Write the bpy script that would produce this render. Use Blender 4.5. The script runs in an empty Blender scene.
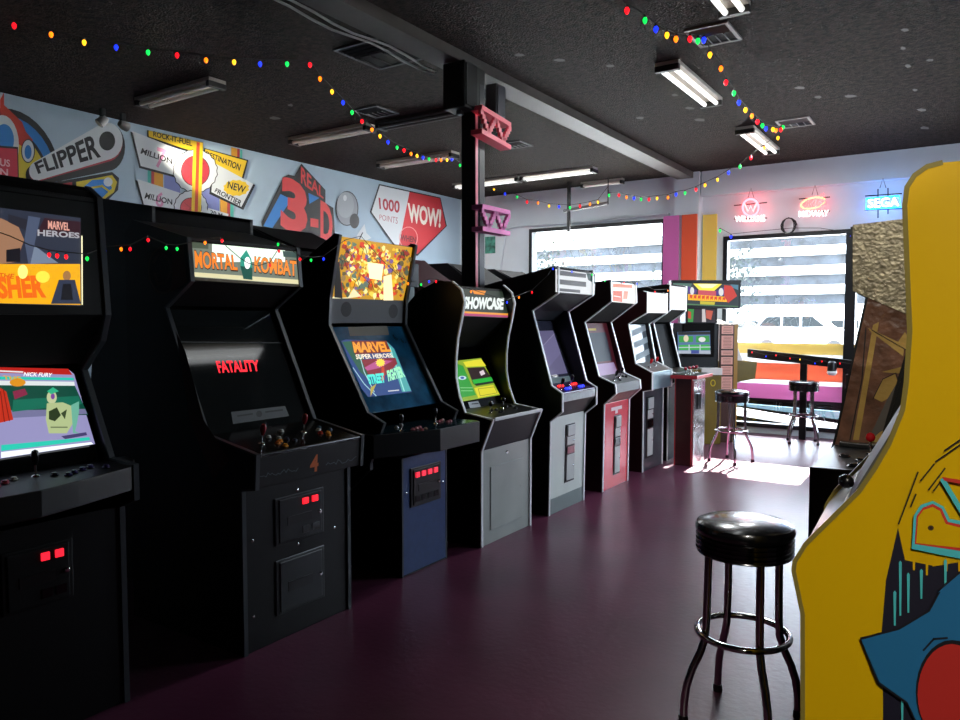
import bpy, bmesh, math, random
from mathutils import Vector, Matrix
random.seed(4)
S = bpy.context.scene
COL = S.collection
# ------------------------------------------------------------------ camera
FPX = 745.0; CH = 1.5
YAW = math.radians(33.6); PIT = math.atan(40/745)
cam_d = bpy.data.cameras.new('camera'); cam = bpy.data.objects.new('camera', cam_d); COL.objects.link(cam)
cam.location = (0, 0, CH); cam.rotation_euler = (math.pi/2-PIT, 0, YAW)
cam_d.sensor_fit = 'HORIZONTAL'; cam_d.sensor_width = 36; cam_d.lens = FPX*36/960; cam_d.clip_start = .05; cam_d.clip_end = 300
S.camera = cam
# ------------------------------------------------------------------ world, sun, exposure
S.view_settings.view_transform = 'Standard'; S.view_settings.look = 'None'
S.view_settings.gamma = 1; S.view_settings.use_curve_mapping = False
S.view_settings.exposure = 0.0
W = bpy.data.worlds.new('world'); S.world = W; W.use_nodes = True
wn = W.node_tree; bg = wn.nodes['Background']
sky = wn.nodes.new('ShaderNodeTexSky'); sky.sky_type = 'HOSEK_WILKIE'; sky.turbidity = 5; sky.ground_albedo = .5
sky.sun_direction = Vector((0.05, .8, .6)).normalized()
mx = wn.nodes.new('ShaderNodeMix'); mx.data_type = 'RGBA'; mx.inputs[0].default_value = .75
wn.links.new(sky.outputs[0], mx.inputs[6]); mx.inputs[7].default_value = (.70, .84, 1, 1)
wn.links.new(mx.outputs[2], bg.inputs[0]); bg.inputs[1].default_value = 27
sun_d = bpy.data.lights.new('sun', 'SUN'); sun = bpy.data.objects.new('sun', sun_d); COL.objects.link(sun)
sun_d.energy = 120; sun_d.angle = .012; sun_d.color = (1, .95, .88)
sun.rotation_euler = Vector((-0.02, 1, .80)).to_track_quat('Z', 'Y').to_euler()
sun.location = (0, 30, 25)
def portal(x0, x1, z0, z1, y):
    d = bpy.data.lights.new('window_portal', 'AREA'); d.shape = 'RECTANGLE'; d.size = x1-x0; d.size_y = z1-z0
    d.cycles.is_portal = True
    o = bpy.data.objects.new('window_portal', d); COL.objects.link(o)
    o.location = ((x0+x1)/2, y, (z0+z1)/2); o.rotation_euler = (-math.pi/2, 0, 0)
portal(-5.85, -3.66, .35, 2.9, 10.33); portal(-2.85, -.5, .35, 2.6, 10.33)
def spot(name, loc, tgt, e, ang, size=.05, col=(1, .95, .85), blend=.5):
    d = bpy.data.lights.new(name, 'SPOT'); d.energy = e; d.spot_size = ang; d.spot_blend = blend; d.shadow_soft_size = size; d.color = col
    o = bpy.data.objects.new(name, d); COL.objects.link(o); o.location = loc
    o.rotation_euler = (Vector(loc)-Vector(tgt)).to_track_quat('Z', 'Y').to_euler(); return o

# ------------------------------------------------------------------ pixel helpers (photo pixel -> point on a real plane)
cF = Vector((-math.sin(YAW)*math.cos(PIT), math.cos(YAW)*math.cos(PIT), -math.sin(PIT)))
cR = Vector((math.cos(YAW), math.sin(YAW), 0)); cU = cR.cross(cF); C0 = Vector((0, 0, CH))
def ray(u, v): return cF*FPX + cR*(u-480) - cU*(v-360)
def onplane(u, v, p, n):
    d = ray(u, v); return C0 + d*((Vector(p)-C0).dot(n)/d.dot(n))
def atX(u, v, x): return onplane(u, v, (x, 0, 0), Vector((1, 0, 0)))
def atY(u, v, y): return onplane(u, v, (0, y, 0), Vector((0, 1, 0)))
def atZ(u, v, z): return onplane(u, v, (0, 0, z), Vector((0, 0, 1)))

# ------------------------------------------------------------------ materials
def lin(c):
    if isinstance(c, str):
        c = [int(c[i:i+2], 16)/255 for i in (0, 2, 4)]
    return [x/12.92 if x <= .04045 else ((x+.055)/1.055)**2.4 for x in c]
_m = {}
def mat(name, col, rough=.5, metal=0, emit=0, bump=0, bscale=40, noise=0, nscale=8, coat=0, spec=.5):
    if name in _m: return _m[name]
    m = bpy.data.materials.new(name); m.use_nodes = True; _m[name] = m
    nt = m.node_tree; b = nt.nodes['Principled BSDF']; c = lin(col)
    b.inputs['Base Color'].default_value = (*c, 1); b.inputs['Roughness'].default_value = rough
    b.inputs['Metallic'].default_value = metal; b.inputs['Coat Weight'].default_value = coat
    b.inputs['Specular IOR Level'].default_value = spec
    if emit:
        b.inputs['Emission Color'].default_value = (*c, 1); b.inputs['Emission Strength'].default_value = emit
    if noise or bump:
        tc = nt.nodes.new('ShaderNodeTexCoord')
        n = nt.nodes.new('ShaderNodeTexNoise'); nt.links.new(tc.outputs['Object'], n.inputs['Vector'])
        n.inputs['Scale'].default_value = nscale; n.inputs['Detail'].default_value = 6
        if noise:
            r = nt.nodes.new('ShaderNodeMapRange'); r.inputs[3].default_value = 1-noise; r.inputs[4].default_value = 1+noise
            r.inputs[1].default_value = .3; r.inputs[2].default_value = .7
            v = nt.nodes.new('ShaderNodeVectorMath'); v.operation = 'SCALE'; v.inputs[0].default_value = c
            nt.links.new(n.outputs[0], r.inputs[0]); nt.links.new(r.outputs[0], v.inputs['Scale']); nt.links.new(v.outputs[0], b.inputs['Base Color'])
        if bump:
            n2 = nt.nodes.new('ShaderNodeTexNoise'); n2.inputs['Scale'].default_value = bscale; n2.inputs['Detail'].default_value = 4
            nt.links.new(tc.outputs['Object'], n2.inputs['Vector'])
            bp = nt.nodes.new('ShaderNodeBump'); bp.inputs['Strength'].default_value = bump; bp.inputs['Distance'].default_value = .02
            nt.links.new(n2.outputs[0], bp.inputs['Height']); nt.links.new(bp.outputs[0], b.inputs['Normal'])
    return m
def paint(c, emit=0, rough=.6):
    k = 'paint_%s_%g' % (c, emit)
    if k in _m: return _m[k]
    m = mat(k, c, rough, emit=emit)
    if emit: m.node_tree.nodes['Principled BSDF'].inputs['Base Color'].default_value = (.02, .02, .02, 1)
    return m
BLK = mat('black_laminate', '050607', .42, noise=.2, nscale=20, spec=.35)
BLKR = mat('black_matte', '050505', .8, spec=.2)
DKG = mat('charcoal_plastic', '14171a', .3)
BLKG = mat('black_gloss', '050507', .12)
PLAS = mat('black_plastic', '0a0a0b', .35)
CHROME = mat('chrome', 'd8d8d8', .12, 1)
STEEL = mat('brushed_steel', 'a8adb0', .32, 1, noise=.12, nscale=30)
WHT = mat('white_trim', 'c9cccd', .4)
MOLD = mat('grey_molding', '3a3e42', .35)
MOLDW = mat('white_molding', 'eef0f0', .35)
MAROON = mat('maroon_laminate', '24070b', .35, noise=.15)
GLASSB = mat('dark_screen_glass', '0a0c0d', .04, coat=1)
WIRE = mat('black_wire', '050505', .6)
def tglass(name, tint=(1, 1, 1), gl=.08):
    if name in _m: return _m[name]
    m = bpy.data.materials.new(name); m.use_nodes = True; nt = m.node_tree; nt.nodes.clear()
    o = nt.nodes.new('ShaderNodeOutputMaterial'); t = nt.nodes.new('ShaderNodeBsdfTransparent'); t.inputs[0].default_value = (*tint, 1)
    g = nt.nodes.new('ShaderNodeBsdfGlossy'); g.inputs['Roughness'].default_value = .02
    x = nt.nodes.new('ShaderNodeMixShader'); x.inputs[0].default_value = gl
    nt.links.new(t.outputs[0], x.inputs[1]); nt.links.new(g.outputs[0], x.inputs[2]); nt.links.new(x.outputs[0], o.inputs[0])
    _m[name] = m; return m
def film(name, c, mixf=.5):
    m = bpy.data.materials.new(name); m.use_nodes = True; nt = m.node_tree; nt.nodes.clear(); c = lin(c)
    o = nt.nodes.new('ShaderNodeOutputMaterial'); t = nt.nodes.new('ShaderNodeBsdfTranslucent'); t.inputs[0].default_value = (*[q*(.85 if name.startswith('film_white') else .55) for q in c], 1)
    g = nt.nodes.new('ShaderNodeBsdfDiffuse'); g.inputs[0].default_value = (*c, 1)
    x = nt.nodes.new('ShaderNodeMixShader'); x.inputs[0].default_value = mixf
    nt.links.new(t.outputs[0], x.inputs[1]); nt.links.new(g.outputs[0], x.inputs[2]); nt.links.new(x.outputs[0], o.inputs[0])
    return m

# ------------------------------------------------------------------ mesh builder
class MB:
    def __init__(s): s.v = []; s.f = []; s.mi = []; s.mats = []; s.sm = []
    def mid(s, m):
        if m not in s.mats: s.mats.append(m)
        return s.mats.index(m)
    def add(s, vs, fs, m=None, smooth=False):
        k = len(s.v); s.v += [tuple(x) for x in vs]; i = s.mid(m)
        for f in fs: s.f.append([k+a for a in f]); s.mi.append(i); s.sm.append(smooth)
        return s
    def box(s, a, b, m=None):
        x0, y0, z0 = a; x1, y1, z1 = b
        x0, x1 = min(x0, x1), max(x0, x1); y0, y1 = min(y0, y1), max(y0, y1); z0, z1 = min(z0, z1), max(z0, z1)
        v = [(x, y, z) for z in (z0, z1) for y in (y0, y1) for x in (x0, x1)]
        return s.add(v, [(0, 2, 3, 1), (4, 5, 7, 6), (0, 1, 5, 4), (2, 6, 7, 3), (0, 4, 6, 2), (1, 3, 7, 5)], m)
    def obox(s, o, a, b, c, m=None):
        """box from corner o with edge vectors a,b,c"""
        o, a, b, c = map(Vector, (o, a, b, c))
        v = [o, o+a, o+b, o+a+b, o+c, o+a+c, o+b+c, o+a+b+c]
        return s.add(v, [(0, 2, 3, 1), (4, 5, 7, 6), (0, 1, 5, 4), (2, 6, 7, 3), (0, 4, 6, 2), (1, 3, 7, 5)], m)
    def prism(s, poly, d, m=None):
        d = Vector(d); p = [Vector(q) for q in poly]; n = len(p)
        v = p+[q+d for q in p]
        f = [tuple(range(n)), tuple(range(2*n-1, n-1, -1))]+[(i, i+n, (i+1) % n+n, (i+1) % n) for i in range(n)]
        return s.add(v, f, m)
    def tube(s, pts, r, m=None, n=8, close=False):
        p = [Vector(q) for q in pts]; L = len(p); vs = []; fs = []; prev = None
        for i in range(L):
            if close: t = p[(i+1) % L]-p[i-1]
            else: t = p[min(i+1, L-1)]-p[max(i-1, 0)]
            t = t.normalized() if t.length > 1e-9 else Vector((0, 0, 1))
            if prev is None: a = t.orthogonal().normalized()
            else:
                a = prev-t*prev.dot(t); a = a.normalized() if a.length > 1e-6 else t.orthogonal().normalized()
            prev = a; b = t.cross(a); rr = r[i] if isinstance(r, (list, tuple)) else r
            vs += [p[i]+(a*math.cos(2*math.pi*k/n)+b*math.sin(2*math.pi*k/n))*rr for k in range(n)]
        for i in range(L if close else L-1):
            j = (i+1) % L
            fs += [(i*n+k, i*n+(k+1) % n, j*n+(k+1) % n, j*n+k) for k in range(n)]
        if not close: fs += [tuple(range(n))[::-1], tuple(range((L-1)*n, L*n))]
        return s.add(vs, fs, m, True)
    def lathe(s, prof, o, ax=(0, 0, 1), m=None, n=24):
        """prof [(r,h)..] around axis ax at o"""
        ax = Vector(ax).normalized(); a = ax.orthogonal().normalized(); b = ax.cross(a); o = Vector(o); vs = []; fs = []
        for r, h in prof: vs += [o+ax*h+(a*math.cos(2*math.pi*k/n)+b*math.sin(2*math.pi*k/n))*max(r, 1e-5) for k in range(n)]
        for i in range(len(prof)-1): fs += [(i*n+k, i*n+(k+1) % n, (i+1)*n+(k+1) % n, (i+1)*n+k) for k in range(n)]
        fs += [tuple(range(n))[::-1], tuple(range((len(prof)-1)*n, len(prof)*n))]
        return s.add(vs, fs, m, True)
    def build(s, name, m=None, parent=None, bevel=0):
        org = Vector(parent['_o']) if parent is not None and '_o' in parent else Vector((0, 0, 0))
        me = bpy.data.meshes.new(name)
        me.from_pydata([tuple(Vector(v)-org) for v in s.v], [], s.f)
        for q in (s.mats or [m]): me.materials.append(q if q is not None else m)
        me.polygons.foreach_set('material_index', s.mi); me.polygons.foreach_set('use_smooth', s.sm)
        me.update()
        bm = bmesh.new(); bm.from_mesh(me); bmesh.ops.recalc_face_normals(bm, faces=bm.faces) if not getattr(s, 'flat', False) else None
        bm.to_mesh(me); bm.free()
        if any(s.sm):
            try: me.set_sharp_from_angle(angle=math.radians(40))
            except Exception: pass
        o = bpy.data.objects.new(name, me); COL.objects.link(o)
        if parent is not None:
            o.parent = parent; o['_o'] = list(org)
        if bevel:
            bv = o.modifiers.new('bevel', 'BEVEL'); bv.width = bevel; bv.segments = 2; bv.limit_method = 'ANGLE'
        return o
def tag(o, label, cat, group=None, kind=None):
    if label: o['label'] = label
    if cat: o['category'] = cat
    if group: o['group'] = group
    if kind: o['kind'] = kind
    return o
def empty(name, loc, label, cat, group=None):
    o = bpy.data.objects.new(name, None); COL.objects.link(o); o.location = loc; o['_o'] = list(loc); o.empty_display_size = .1
    return tag(o, label, cat, group)
def solo(mb, name, m, loc, label, cat, group=None, bevel=0):
    """thing that is one mesh, origin at its base"""
    class P(dict): pass
    org = Vector(loc); mb.v = [tuple(Vector(v)-org) for v in mb.v]
    o = mb.build(name, m, None, bevel); o.location = loc; return tag(o, label, cat, group)
def struct(mb, name, m, label=None):
    o = mb.build(name, m); o['kind'] = 'structure'
    if label: o['label'] = label
    return o
def copy_tree(o, parent=None):
    c = o.copy(); COL.objects.link(c)
    if parent is not None: c.parent = parent
    for ch in list(o.children): copy_tree(ch, c)
    return c

# ------------------------------------------------------------------ printed art (flat layers mapped on a real plane)
_txt = {}
def text2d(body, bold=.0):
    k = (body, bold)
    if k in _txt: return _txt[k]
    c = bpy.data.curves.new('t', 'FONT'); c.body = body; c.offset = bold; c.resolution_u = 3
    o = bpy.data.objects.new('t', c); COL.objects.link(o)
    dg = bpy.context.evaluated_depsgraph_get(); me = bpy.data.meshes.new_from_object(o.evaluated_get(dg))
    vs = [(v.co.x, v.co.y) for v in me.vertices]; fs = [list(p.vertices) for p in me.polygons]
    bpy.data.objects.remove(o); bpy.data.curves.remove(c); bpy.data.meshes.remove(me)
    x0 = min(v[0] for v in vs); x1 = max(v[0] for v in vs); y0 = min(v[1] for v in vs); y1 = max(v[1] for v in vs)
    r = ([((x-x0)/(x1-x0), (y-y0)/(y1-y0)) for x, y in vs], fs); _txt[k] = r; return r
def solve8(A, b):
    n = 8; M = [A[i]+[b[i]] for i in range(n)]
    for i in range(n):
        p = max(range(i, n), key=lambda r: abs(M[r][i])); M[i], M[p] = M[p], M[i]
        for r in range(n):
            if r != i:
                f = M[r][i]/M[i][i]
                M[r] = [a-f*c for a, c in zip(M[r], M[i])]
    return [M[i][n]/M[i][i] for i in range(n)]
class Art(MB):
    def __init__(s, normal, plane=None, quad=None, corners=None, emit=0, step=.0004):
        """plane: point on plane (pixels are projected on it); or quad (4 pixels TL,TR,BR,BL) <-> corners (4 world points)"""
        super().__init__(); s.n = Vector(normal).normalized(); s.p = plane; s.k = 0; s.e = emit; s.step = step; s.flat = True
        s.c = [Vector(q) for q in corners] if corners else None; s.H = None
        if quad:
            A = []; b = []
            for (x, y), (X, Y) in zip(quad, ((0, 0), (1, 0), (1, 1), (0, 1))):
                A.append([x, y, 1, 0, 0, 0, -X*x, -X*y]); b.append(X)
                A.append([0, 0, 0, x, y, 1, -Y*x, -Y*y]); b.append(Y)
            s.H = solve8(A, b)
    def m(s, q):
        u, v = q
        if s.c is None: return onplane(u, v, s.p, s.n)
        if s.H:
            h = s.H; w = h[6]*u+h[7]*v+1; u, v = (h[0]*u+h[1]*v+h[2])/w, (h[3]*u+h[4]*v+h[5])/w
        a, b, c, d = s.c
        return (a*(1-u)+b*u)*(1-v)+(d*(1-u)+c*u)*v
    def poly(s, pts, c, e=None, mt=None):
        s.k += 1; off = s.n*(s.k*s.step)
        s.add([s.m(p)+off for p in pts], [tuple(range(len(pts)))], mt or paint(c, s.e if e is None else e)); return s
    def ell(s, cx, cy, rx, ry, c, e=None, n=24, a0=0, a1=2*math.pi, wob=0):
        return s.poly([(cx+rx*(1+wob*(i % 2))*math.cos(a0+(a1-a0)*i/n), cy+ry*(1+wob*(i % 2))*math.sin(a0+(a1-a0)*i/n)) for i in range(n)], c, e)
    def hull(s, circles, c, e=None):
        P = [(cx+rx*math.cos(i*math.pi/12), cy+ry*math.sin(i*math.pi/12)) for cx, cy, rx, ry in circles for i in range(24)]
        P = sorted(set(P)); cr = lambda o, a, b: (a[0]-o[0])*(b[1]-o[1])-(a[1]-o[1])*(b[0]-o[0]); L = []; U = []
        for p in P:
            while len(L) > 1 and cr(L[-2], L[-1], p) <= 0: L.pop()
            L.append(p)
        for p in reversed(P):
            while len(U) > 1 and cr(U[-2], U[-1], p) <= 0: U.pop()
            U.append(p)
        return s.poly(L[:-1]+U[:-1], c, e)
    def line(s, pts, w, c, e=None, close=False):
        s.k += 1; off = s.n*(s.k*s.step); mt = paint(c, s.e if e is None else e); q = list(pts)+([pts[0]] if close else [])
        for a, b in zip(q[:-1], q[1:]):
            dx, dy = b[0]-a[0], b[1]-a[1]; L = math.hypot(dx, dy) or 1; dx, dy = dx/L*w/2, dy/L*w/2
            s.add([s.m(p)+off for p in ((a[0]-dx-dy, a[1]-dy+dx), (b[0]+dx-dy, b[1]+dy+dx), (b[0]+dx+dy, b[1]+dy-dx), (a[0]-dx+dy, a[1]-dy-dx))], [(0, 1, 2, 3)], mt)
        return s
    def text(s, body, TL, TR, BR, BL, c, e=None, bold=.02):
        vs, fs = text2d(body, bold); s.k += 1; off = s.n*(s.k*s.step); V = []
        for x, y in vs:
            a = (TL[0]*(1-x)+TR[0]*x, TL[1]*(1-x)+TR[1]*x); b = (BL[0]*(1-x)+BR[0]*x, BL[1]*(1-x)+BR[1]*x)
            V.append(s.m((a[0]*y+b[0]*(1-y), a[1]*y+b[1]*(1-y)))+off)
        s.add(V, fs, mt_ if (mt_ := paint(c, s.e if e is None else e)) else None); return s

# ================================================================== SETTING
XL, XR, YF, YB, ZC = -7.2, 1.3, 10.25, -3.0, 3.5
def mat_floor():
    m = mat('floor_paint', '54293e', .33, spec=.3, bump=.06, bscale=30, noise=.28, nscale=1.6)
    nt = m.node_tree; b = nt.nodes['Principled BSDF']
    n = nt.nodes.new('ShaderNodeTexNoise'); n.inputs['Scale'].default_value = 3; n.inputs['Detail'].default_value = 8
    r = nt.nodes.new('ShaderNodeMapRange'); r.inputs[3].default_value = .22; r.inputs[4].default_value = .42
    nt.links.new(n.outputs[0], r.inputs[0]); nt.links.new(r.outputs[0], b.inputs['Roughness']); return m
struct(MB().box((XL-.2, YB-.2, -.15), (XR+.2, YF+.25, 0)), 'floor', mat_floor(), 'dark maroon painted concrete floor, worn and slightly shiny')
struct(MB().box((XL-.2, YB-.2, ZC), (XR+.2, YF+.25, ZC+.2)), 'ceiling', mat('ceiling_texture', '241c18', .9, bump=1.0, bscale=60, noise=.9, nscale=20, spec=.15), 'dark rough textured ceiling')
ca = Art((0, 0, -1), plane=(0, 0, ZC-.001), step=.0001)
rc = random.Random(9)
for u, v in ((905, 30), (903, 48), (908, 66), (915, 90), (922, 110), (925, 128), (800, 88), (818, 97), (675, 95), (690, 108), (640, 118), (560, 60), (520, 55), (610, 66), (290, 105), (275, 118), (700, 120), (850, 96), (930, 60)):
    L_ = rc.uniform(3, 8); ca.poly([(u+L_*math.cos(k)*rc.uniform(.6, 1), v+2.0*math.sin(k)*rc.uniform(.5, 1)) for k in (0, .8, 1.7, 2.6, 3.5, 4.4, 5.4)], '3c3430')
ca.build('scuff_marks', None, bpy.data.objects['ceiling'])
WALLP = mat('wall_paint', 'acc0cc', .7, noise=.04, nscale=3)
wl = struct(MB().box((XL-.2, YB, 0), (XL, YF, ZC)), 'wall_left', WALLP, 'pale blue wall painted with a pinball mural')
W3 = (6.2, 8.4, 1.3, 2.4)
struct(MB().box((XR, YB, 0), (XR+.2, W3[0], ZC)).box((XR, W3[1], 0), (XR+.2, YF, ZC)).box((XR, W3[0], 0), (XR+.2, W3[1], W3[2])).box((XR, W3[0], W3[3]), (XR+.2, W3[1], ZC)), 'wall_right', mat('wall_dark', '5c5856', .8))
struct(MB().box((XL-.2, YB-.2, 0), (XR+.2, YB, ZC)), 'wall_back', mat('wall_dark', '5c5856', .8))
# far wall with two openings
W1 = (-5.87, -3.66, .95, 2.92); W2 = (-2.86, -.45, .08, 2.62)
fw = MB(); y0, y1 = YF, YF+.22
WALLF = mat('far_wall_paint', 'd0d8dc', .7, noise=.04, nscale=3)
fw.box((XL, y0, 0), (W1[0], y1, ZC)).box((W1[0], y0, W1[3]), (W1[1], y1, ZC)).box((W1[0], y0, 0), (W1[1], y1, W1[2]))
fw.box((W1[1], y0, 0), (W2[0], y1, ZC)).box((W2[0], y0, W2[3]), (W2[1], y1, ZC)).box((W2[0], y0, 0), (W2[1], y1, W2[2])).box((W2[1], y0, 0), (XR, y1, ZC))
struct(fw, 'wall_far', WALLF, 'pale grey wall pierced by two large windows')
# soffit ledge and pilaster
struct(MB().box((-3.14, YF-.12, 3.17), (XR, YF, ZC)), 'trim_1', WALLF, 'raised band above the neon signs')
struct(MB().box((-3.5, YF-.16, 0), (-3.16, YF, ZC)), 'trim_2', WALLF, 'pilaster under the ceiling beam')
struct(MB().box((-6.35, YF-.02, 2.96), (-3.62, YF, 3.0)), 'trim_3', WALLF, 'narrow ledge above the left window')
struct(MB().box((-3.46, YB, 3.42), (-3.24, YF, ZC)), 'trim_4', mat('beam_paint', '3e3834', .6, noise=.1), 'grey ceiling beam running to the windows')
# windows
FR = mat('window_frame_black', '0b0d10', .4)
def window(name, x0, x1, z0, z1, bars, label):
    f = MB(); t = .055; ya, yb = YF-.03, YF+.1
    f.box((x0, ya, z0), (x0+t, yb, z1)).box((x1-t, ya, z0), (x1, yb, z1)).box((x0+t, ya, z0), (x1-t, yb, z0+t)).box((x0+t, ya, z1-t), (x1-t, yb, z1))
    for b in bars: f.box(*b)
    w = struct(f, name, FR, label)
    g = MB().box((x0+t, YF+.03, z0+t), (x1-t, YF+.036, z1-t)).build('pane', tglass('window_glass'), w); return w
window('window_1', *W1, [], 'wide black-framed window behind the cabinet row')
window('window_2', *W2, [((-1.36, YF-.05, .1), (-1.24, YF+.1, 2.6)), ((-2.8, YF-.01, 1.13), (-.5, YF+.08, 1.17)), ((-2.8, YF-.01, .43), (-.5, YF+.08, .47))], 'tall storefront window over a striped lower pane')
w3 = struct(MB().box((XR, W3[0], W3[2]), (XR+.1, W3[0]+.06, W3[3])).box((XR, W3[1]-.06, W3[2]), (XR+.1, W3[1], W3[3])).box((XR, W3[0]+.06, W3[2]), (XR+.1, W3[1]-.06, W3[2]+.06)).box((XR, W3[0]+.06, W3[3]-.06), (XR+.1, W3[1]-.06, W3[3])), 'added_side_window', FR, 'added unseen side window lighting the cabinet fronts')  # out-of-view window added to light the front row
MB().box((XR+.05, W3[0]+.06, W3[2]+.06), (XR+.056, W3[1]-.06, W3[3]-.06)).build('pane', tglass('window_glass'), w3)
d = bpy.data.lights.new('window_portal', 'AREA'); d.shape = 'RECTANGLE'; d.size = W3[3]-W3[2]; d.size_y = W3[1]-W3[0]; d.cycles.is_portal = True
o = bpy.data.objects.new('window_portal', d); COL.objects.link(o); o.location = (XR+.25, (W3[0]+W3[1])/2, (W3[2]+W3[3])/2); o.rotation_euler = (0, math.pi/2, 0)
# translucent vinyl bands on the lower panes
for nm, c, za, zb, lb in (('window_film', 'fbe49c', 1.06, 1.2, 'yellow'), ('window_film', 'f09c80', .72, .94, 'orange'), ('window_film', 'e8a4cc', .47, .665, 'pink')):
    tag(solo(MB().box((-2.8, YF-.045, za), (-1.2 if lb != 'x' else 0, YF-.04, zb)), nm, film('film_'+lb, c, .35), (-2, YF-.04, za),
        lb+' translucent horizontal band across the lower storefront window', 'window film'), None, None)
for nm, za, zb, lb in (('window_film', .94, 1.06, 'upper white band between yellow and orange bands'), ('window_film', .665, .72, 'thin white band between orange and pink bands')):
    solo(MB().box((-2.8, YF-.04, za), (-1.2, YF-.037, zb)), nm, film('film_white'+lb[:5], 'f4f4f4', .3), (-2, YF-.04, za), lb+' on the lower window', 'window film')
# mural
mu = Art((1, 0, 0), plane=(XL+.002, 0, 0), step=.0001)
K = '0c0c0e'; WT = 'd8dcdc'; YE = 'e8c01c'; RD = 'b8303a'; BL = '2878c0'
mu.ell(2, 188, 60, 80, K, n=40).ell(2, 190, 56, 75, BL, n=40).ell(2, 192, 49, 66, K, n=40).ell(2, 193, 47, 63, 'd8c030', n=40)
mu.poly([(0, 100), (4, 92), (4, 105), (22, 122), (26, 132), (33, 140), (26, 150), (14, 140), (0, 125)], 'b8301c')
mu.ell(2, 146, 17, 31, WT).ell(4, 140, 10, 16, BL).ell(28, 151, 7, 12, K).ell(28, 151, 6, 11, WT).ell(28, 152, 3.5, 7, BL)
mu.poly([(-8, 145), (18, 147), (19, 185), (12, 192), (-8, 194)], K).poly([(-8, 147), (17, 149), (18, 184), (11, 190), (-8, 192)], 'c02c40')
mu.text('US', (0, 158), (10, 160), (10, 167), (0, 166), 'e8c8c8').text('N', (0, 168), (8, 169), (8, 176), (0, 176), 'e8c8c8').text('O', (-3, 178), (3, 179), (3, 186), (-3, 186), 'e8c8c8')
mu.poly([(20, 189), (72, 179), (112, 172), (119, 178), (118, 190), (96, 212), (30, 212)], K)
mu.poly([(26, 190), (72, 182), (73, 205), (36, 207)], RD).poly([(76, 182), (112, 175), (117, 182), (114, 192), (98, 204), (78, 204)], 'd8c030')
mu.poly([(82, 188), (92, 180), (108, 179), (112, 188), (100, 200), (82, 203)], BL).ell(108, 182, 4.5, 4.5, WT).line([(80, 198), (90, 188), (102, 186), (110, 192)], 2, 'd8c030')
mu.poly([(96, 205), (104, 200), (98, 212)], RD)
mu.hull([(36, 175, 10.5, 11), (108, 147, 17, 24)], K).hull([(37, 172, 8, 9.5), (107, 142, 15.5, 19.5)], 'a02838').hull([(37, 171, 8, 9.5), (107, 141, 15.5, 18.5)], WT)
mu.ell(107, 141, 8, 9.6, K)
mu.text('FLIPPER', (33.8, 163), (95, 133), (101, 157), (38, 174), K, bold=.03)
# road signs
for x0, x1, c in ((147.5, 151, '48b0a0'), (151, 154, 'b03030'), (154, 163, 'd89820'), (164, 180, '7880b8')):
    mu.poly([(x0, 140), (x1, 141), (x1, 214), (x0, 214)], c)
for x0, x1, c in ((200, 219, '7880b8'), (220, 227, 'd89820'), (227, 230, 'b03030'), (230, 233.5, '48b0a0')): mu.poly([(x0, 160), (x1, 162), (x1, 218), (x0, 217)], c)
mu.poly([(231, 147), (237, 148.5), (237, 160), (231, 158)], 'd89820').poly([(237, 148.5), (239.5, 149), (239.5, 160), (237, 160)], 'b03030').poly([(239.5, 149), (242, 150), (242, 160), (239.5, 160)], '48b0a0')
mu.poly([(147, 130), (203, 142.5), (203, 155), (182, 150), (147, 138.5)], K).poly([(148.5, 130.5), (202, 142.5), (201, 153.5), (182, 148), (148.5, 136.5)], YE)
mu.text('ROCK-IT-FUEL', (153, 131), (192, 140.5), (192, 146.5), (153, 136.5), K, bold=.025)
mu.poly([(130, 131.5), (182, 152), (180, 179), (139, 168)], K).poly([(132, 131), (182, 151), (181, 177), (140.5, 166)], WT)
mu.text('7', (157, 147), (167, 150), (164, 170), (155, 167), 'd890b0').text('MILLION', (142, 148), (172, 158.5), (172, 164.5), (140, 153.5), K, bold=.025)
mu.poly([(135, 180), (182, 195), (178, 213), (143, 208)], K).poly([(137, 179), (183, 194), (179, 211), (144, 206)], WT)
mu.text('6', (156, 191), (164, 193), (163, 208), (155, 206), 'd890b0').text('MILLION', (146, 192.5), (172, 199.5), (172, 205), (144, 198.5), K, bold=.025)
mu.poly([(204, 148), (248, 160), (243, 180), (203, 165)], K).poly([(205, 149), (246.5, 161), (241.5, 178), (204, 163)], YE).text('DESTINATION', (206, 151), (241, 164.5), (239, 171), (205, 155.5), K, bold=.025)
mu.poly([(212, 163), (255, 185), (243, 210), (209, 194)], K).poly([(214, 163), (253, 184), (241, 207), (211, 192)], WT)
mu.ell(236, 188, 12, 7.5, YE, wob=.12).text('NEW', (228, 181), (246, 186.5), (244, 193.5), (227, 188), K).text('FRONTIER', (216, 188), (242, 201), (240, 206.5), (214, 192), K, bold=.025)
for cx, cy, a, b, ra, rb in ((195, 171, 21, 20.5, 14.5, 15.5), (190.5, 208, 16, 16.5, 11, 10.5)):
    mu.ell(cx, cy, a+.8, b+.8, K, n=36, wob=.05).ell(cx, cy, a, b, WT, n=36, wob=.05).ell(cx, cy, ra, rb, K).ell(cx, cy, ra-.7, rb-.7, RD)
    mu.line([(cx-ra*.6, cy-rb*.5), (cx+ra*.6, cy+rb*.5)], .4, '802028').line([(cx+ra*.6, cy-rb*.5), (cx-ra*.6, cy+rb*.5)], .4, '802028')
for dx, c in ((0, YE), (3.2, 'c8401c'), (6.4, YE)): mu.poly([(193+dx, 142), (196.2+dx, 142.6), (194.2+dx, 212), (191+dx, 212)], c)
mu.poly([(208, 208), (228, 214), (228, 222), (205, 216)], WT).text('20 M', (210, 210), (222, 213.5), (222, 218), (210, 214), K, bold=.025)
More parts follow.
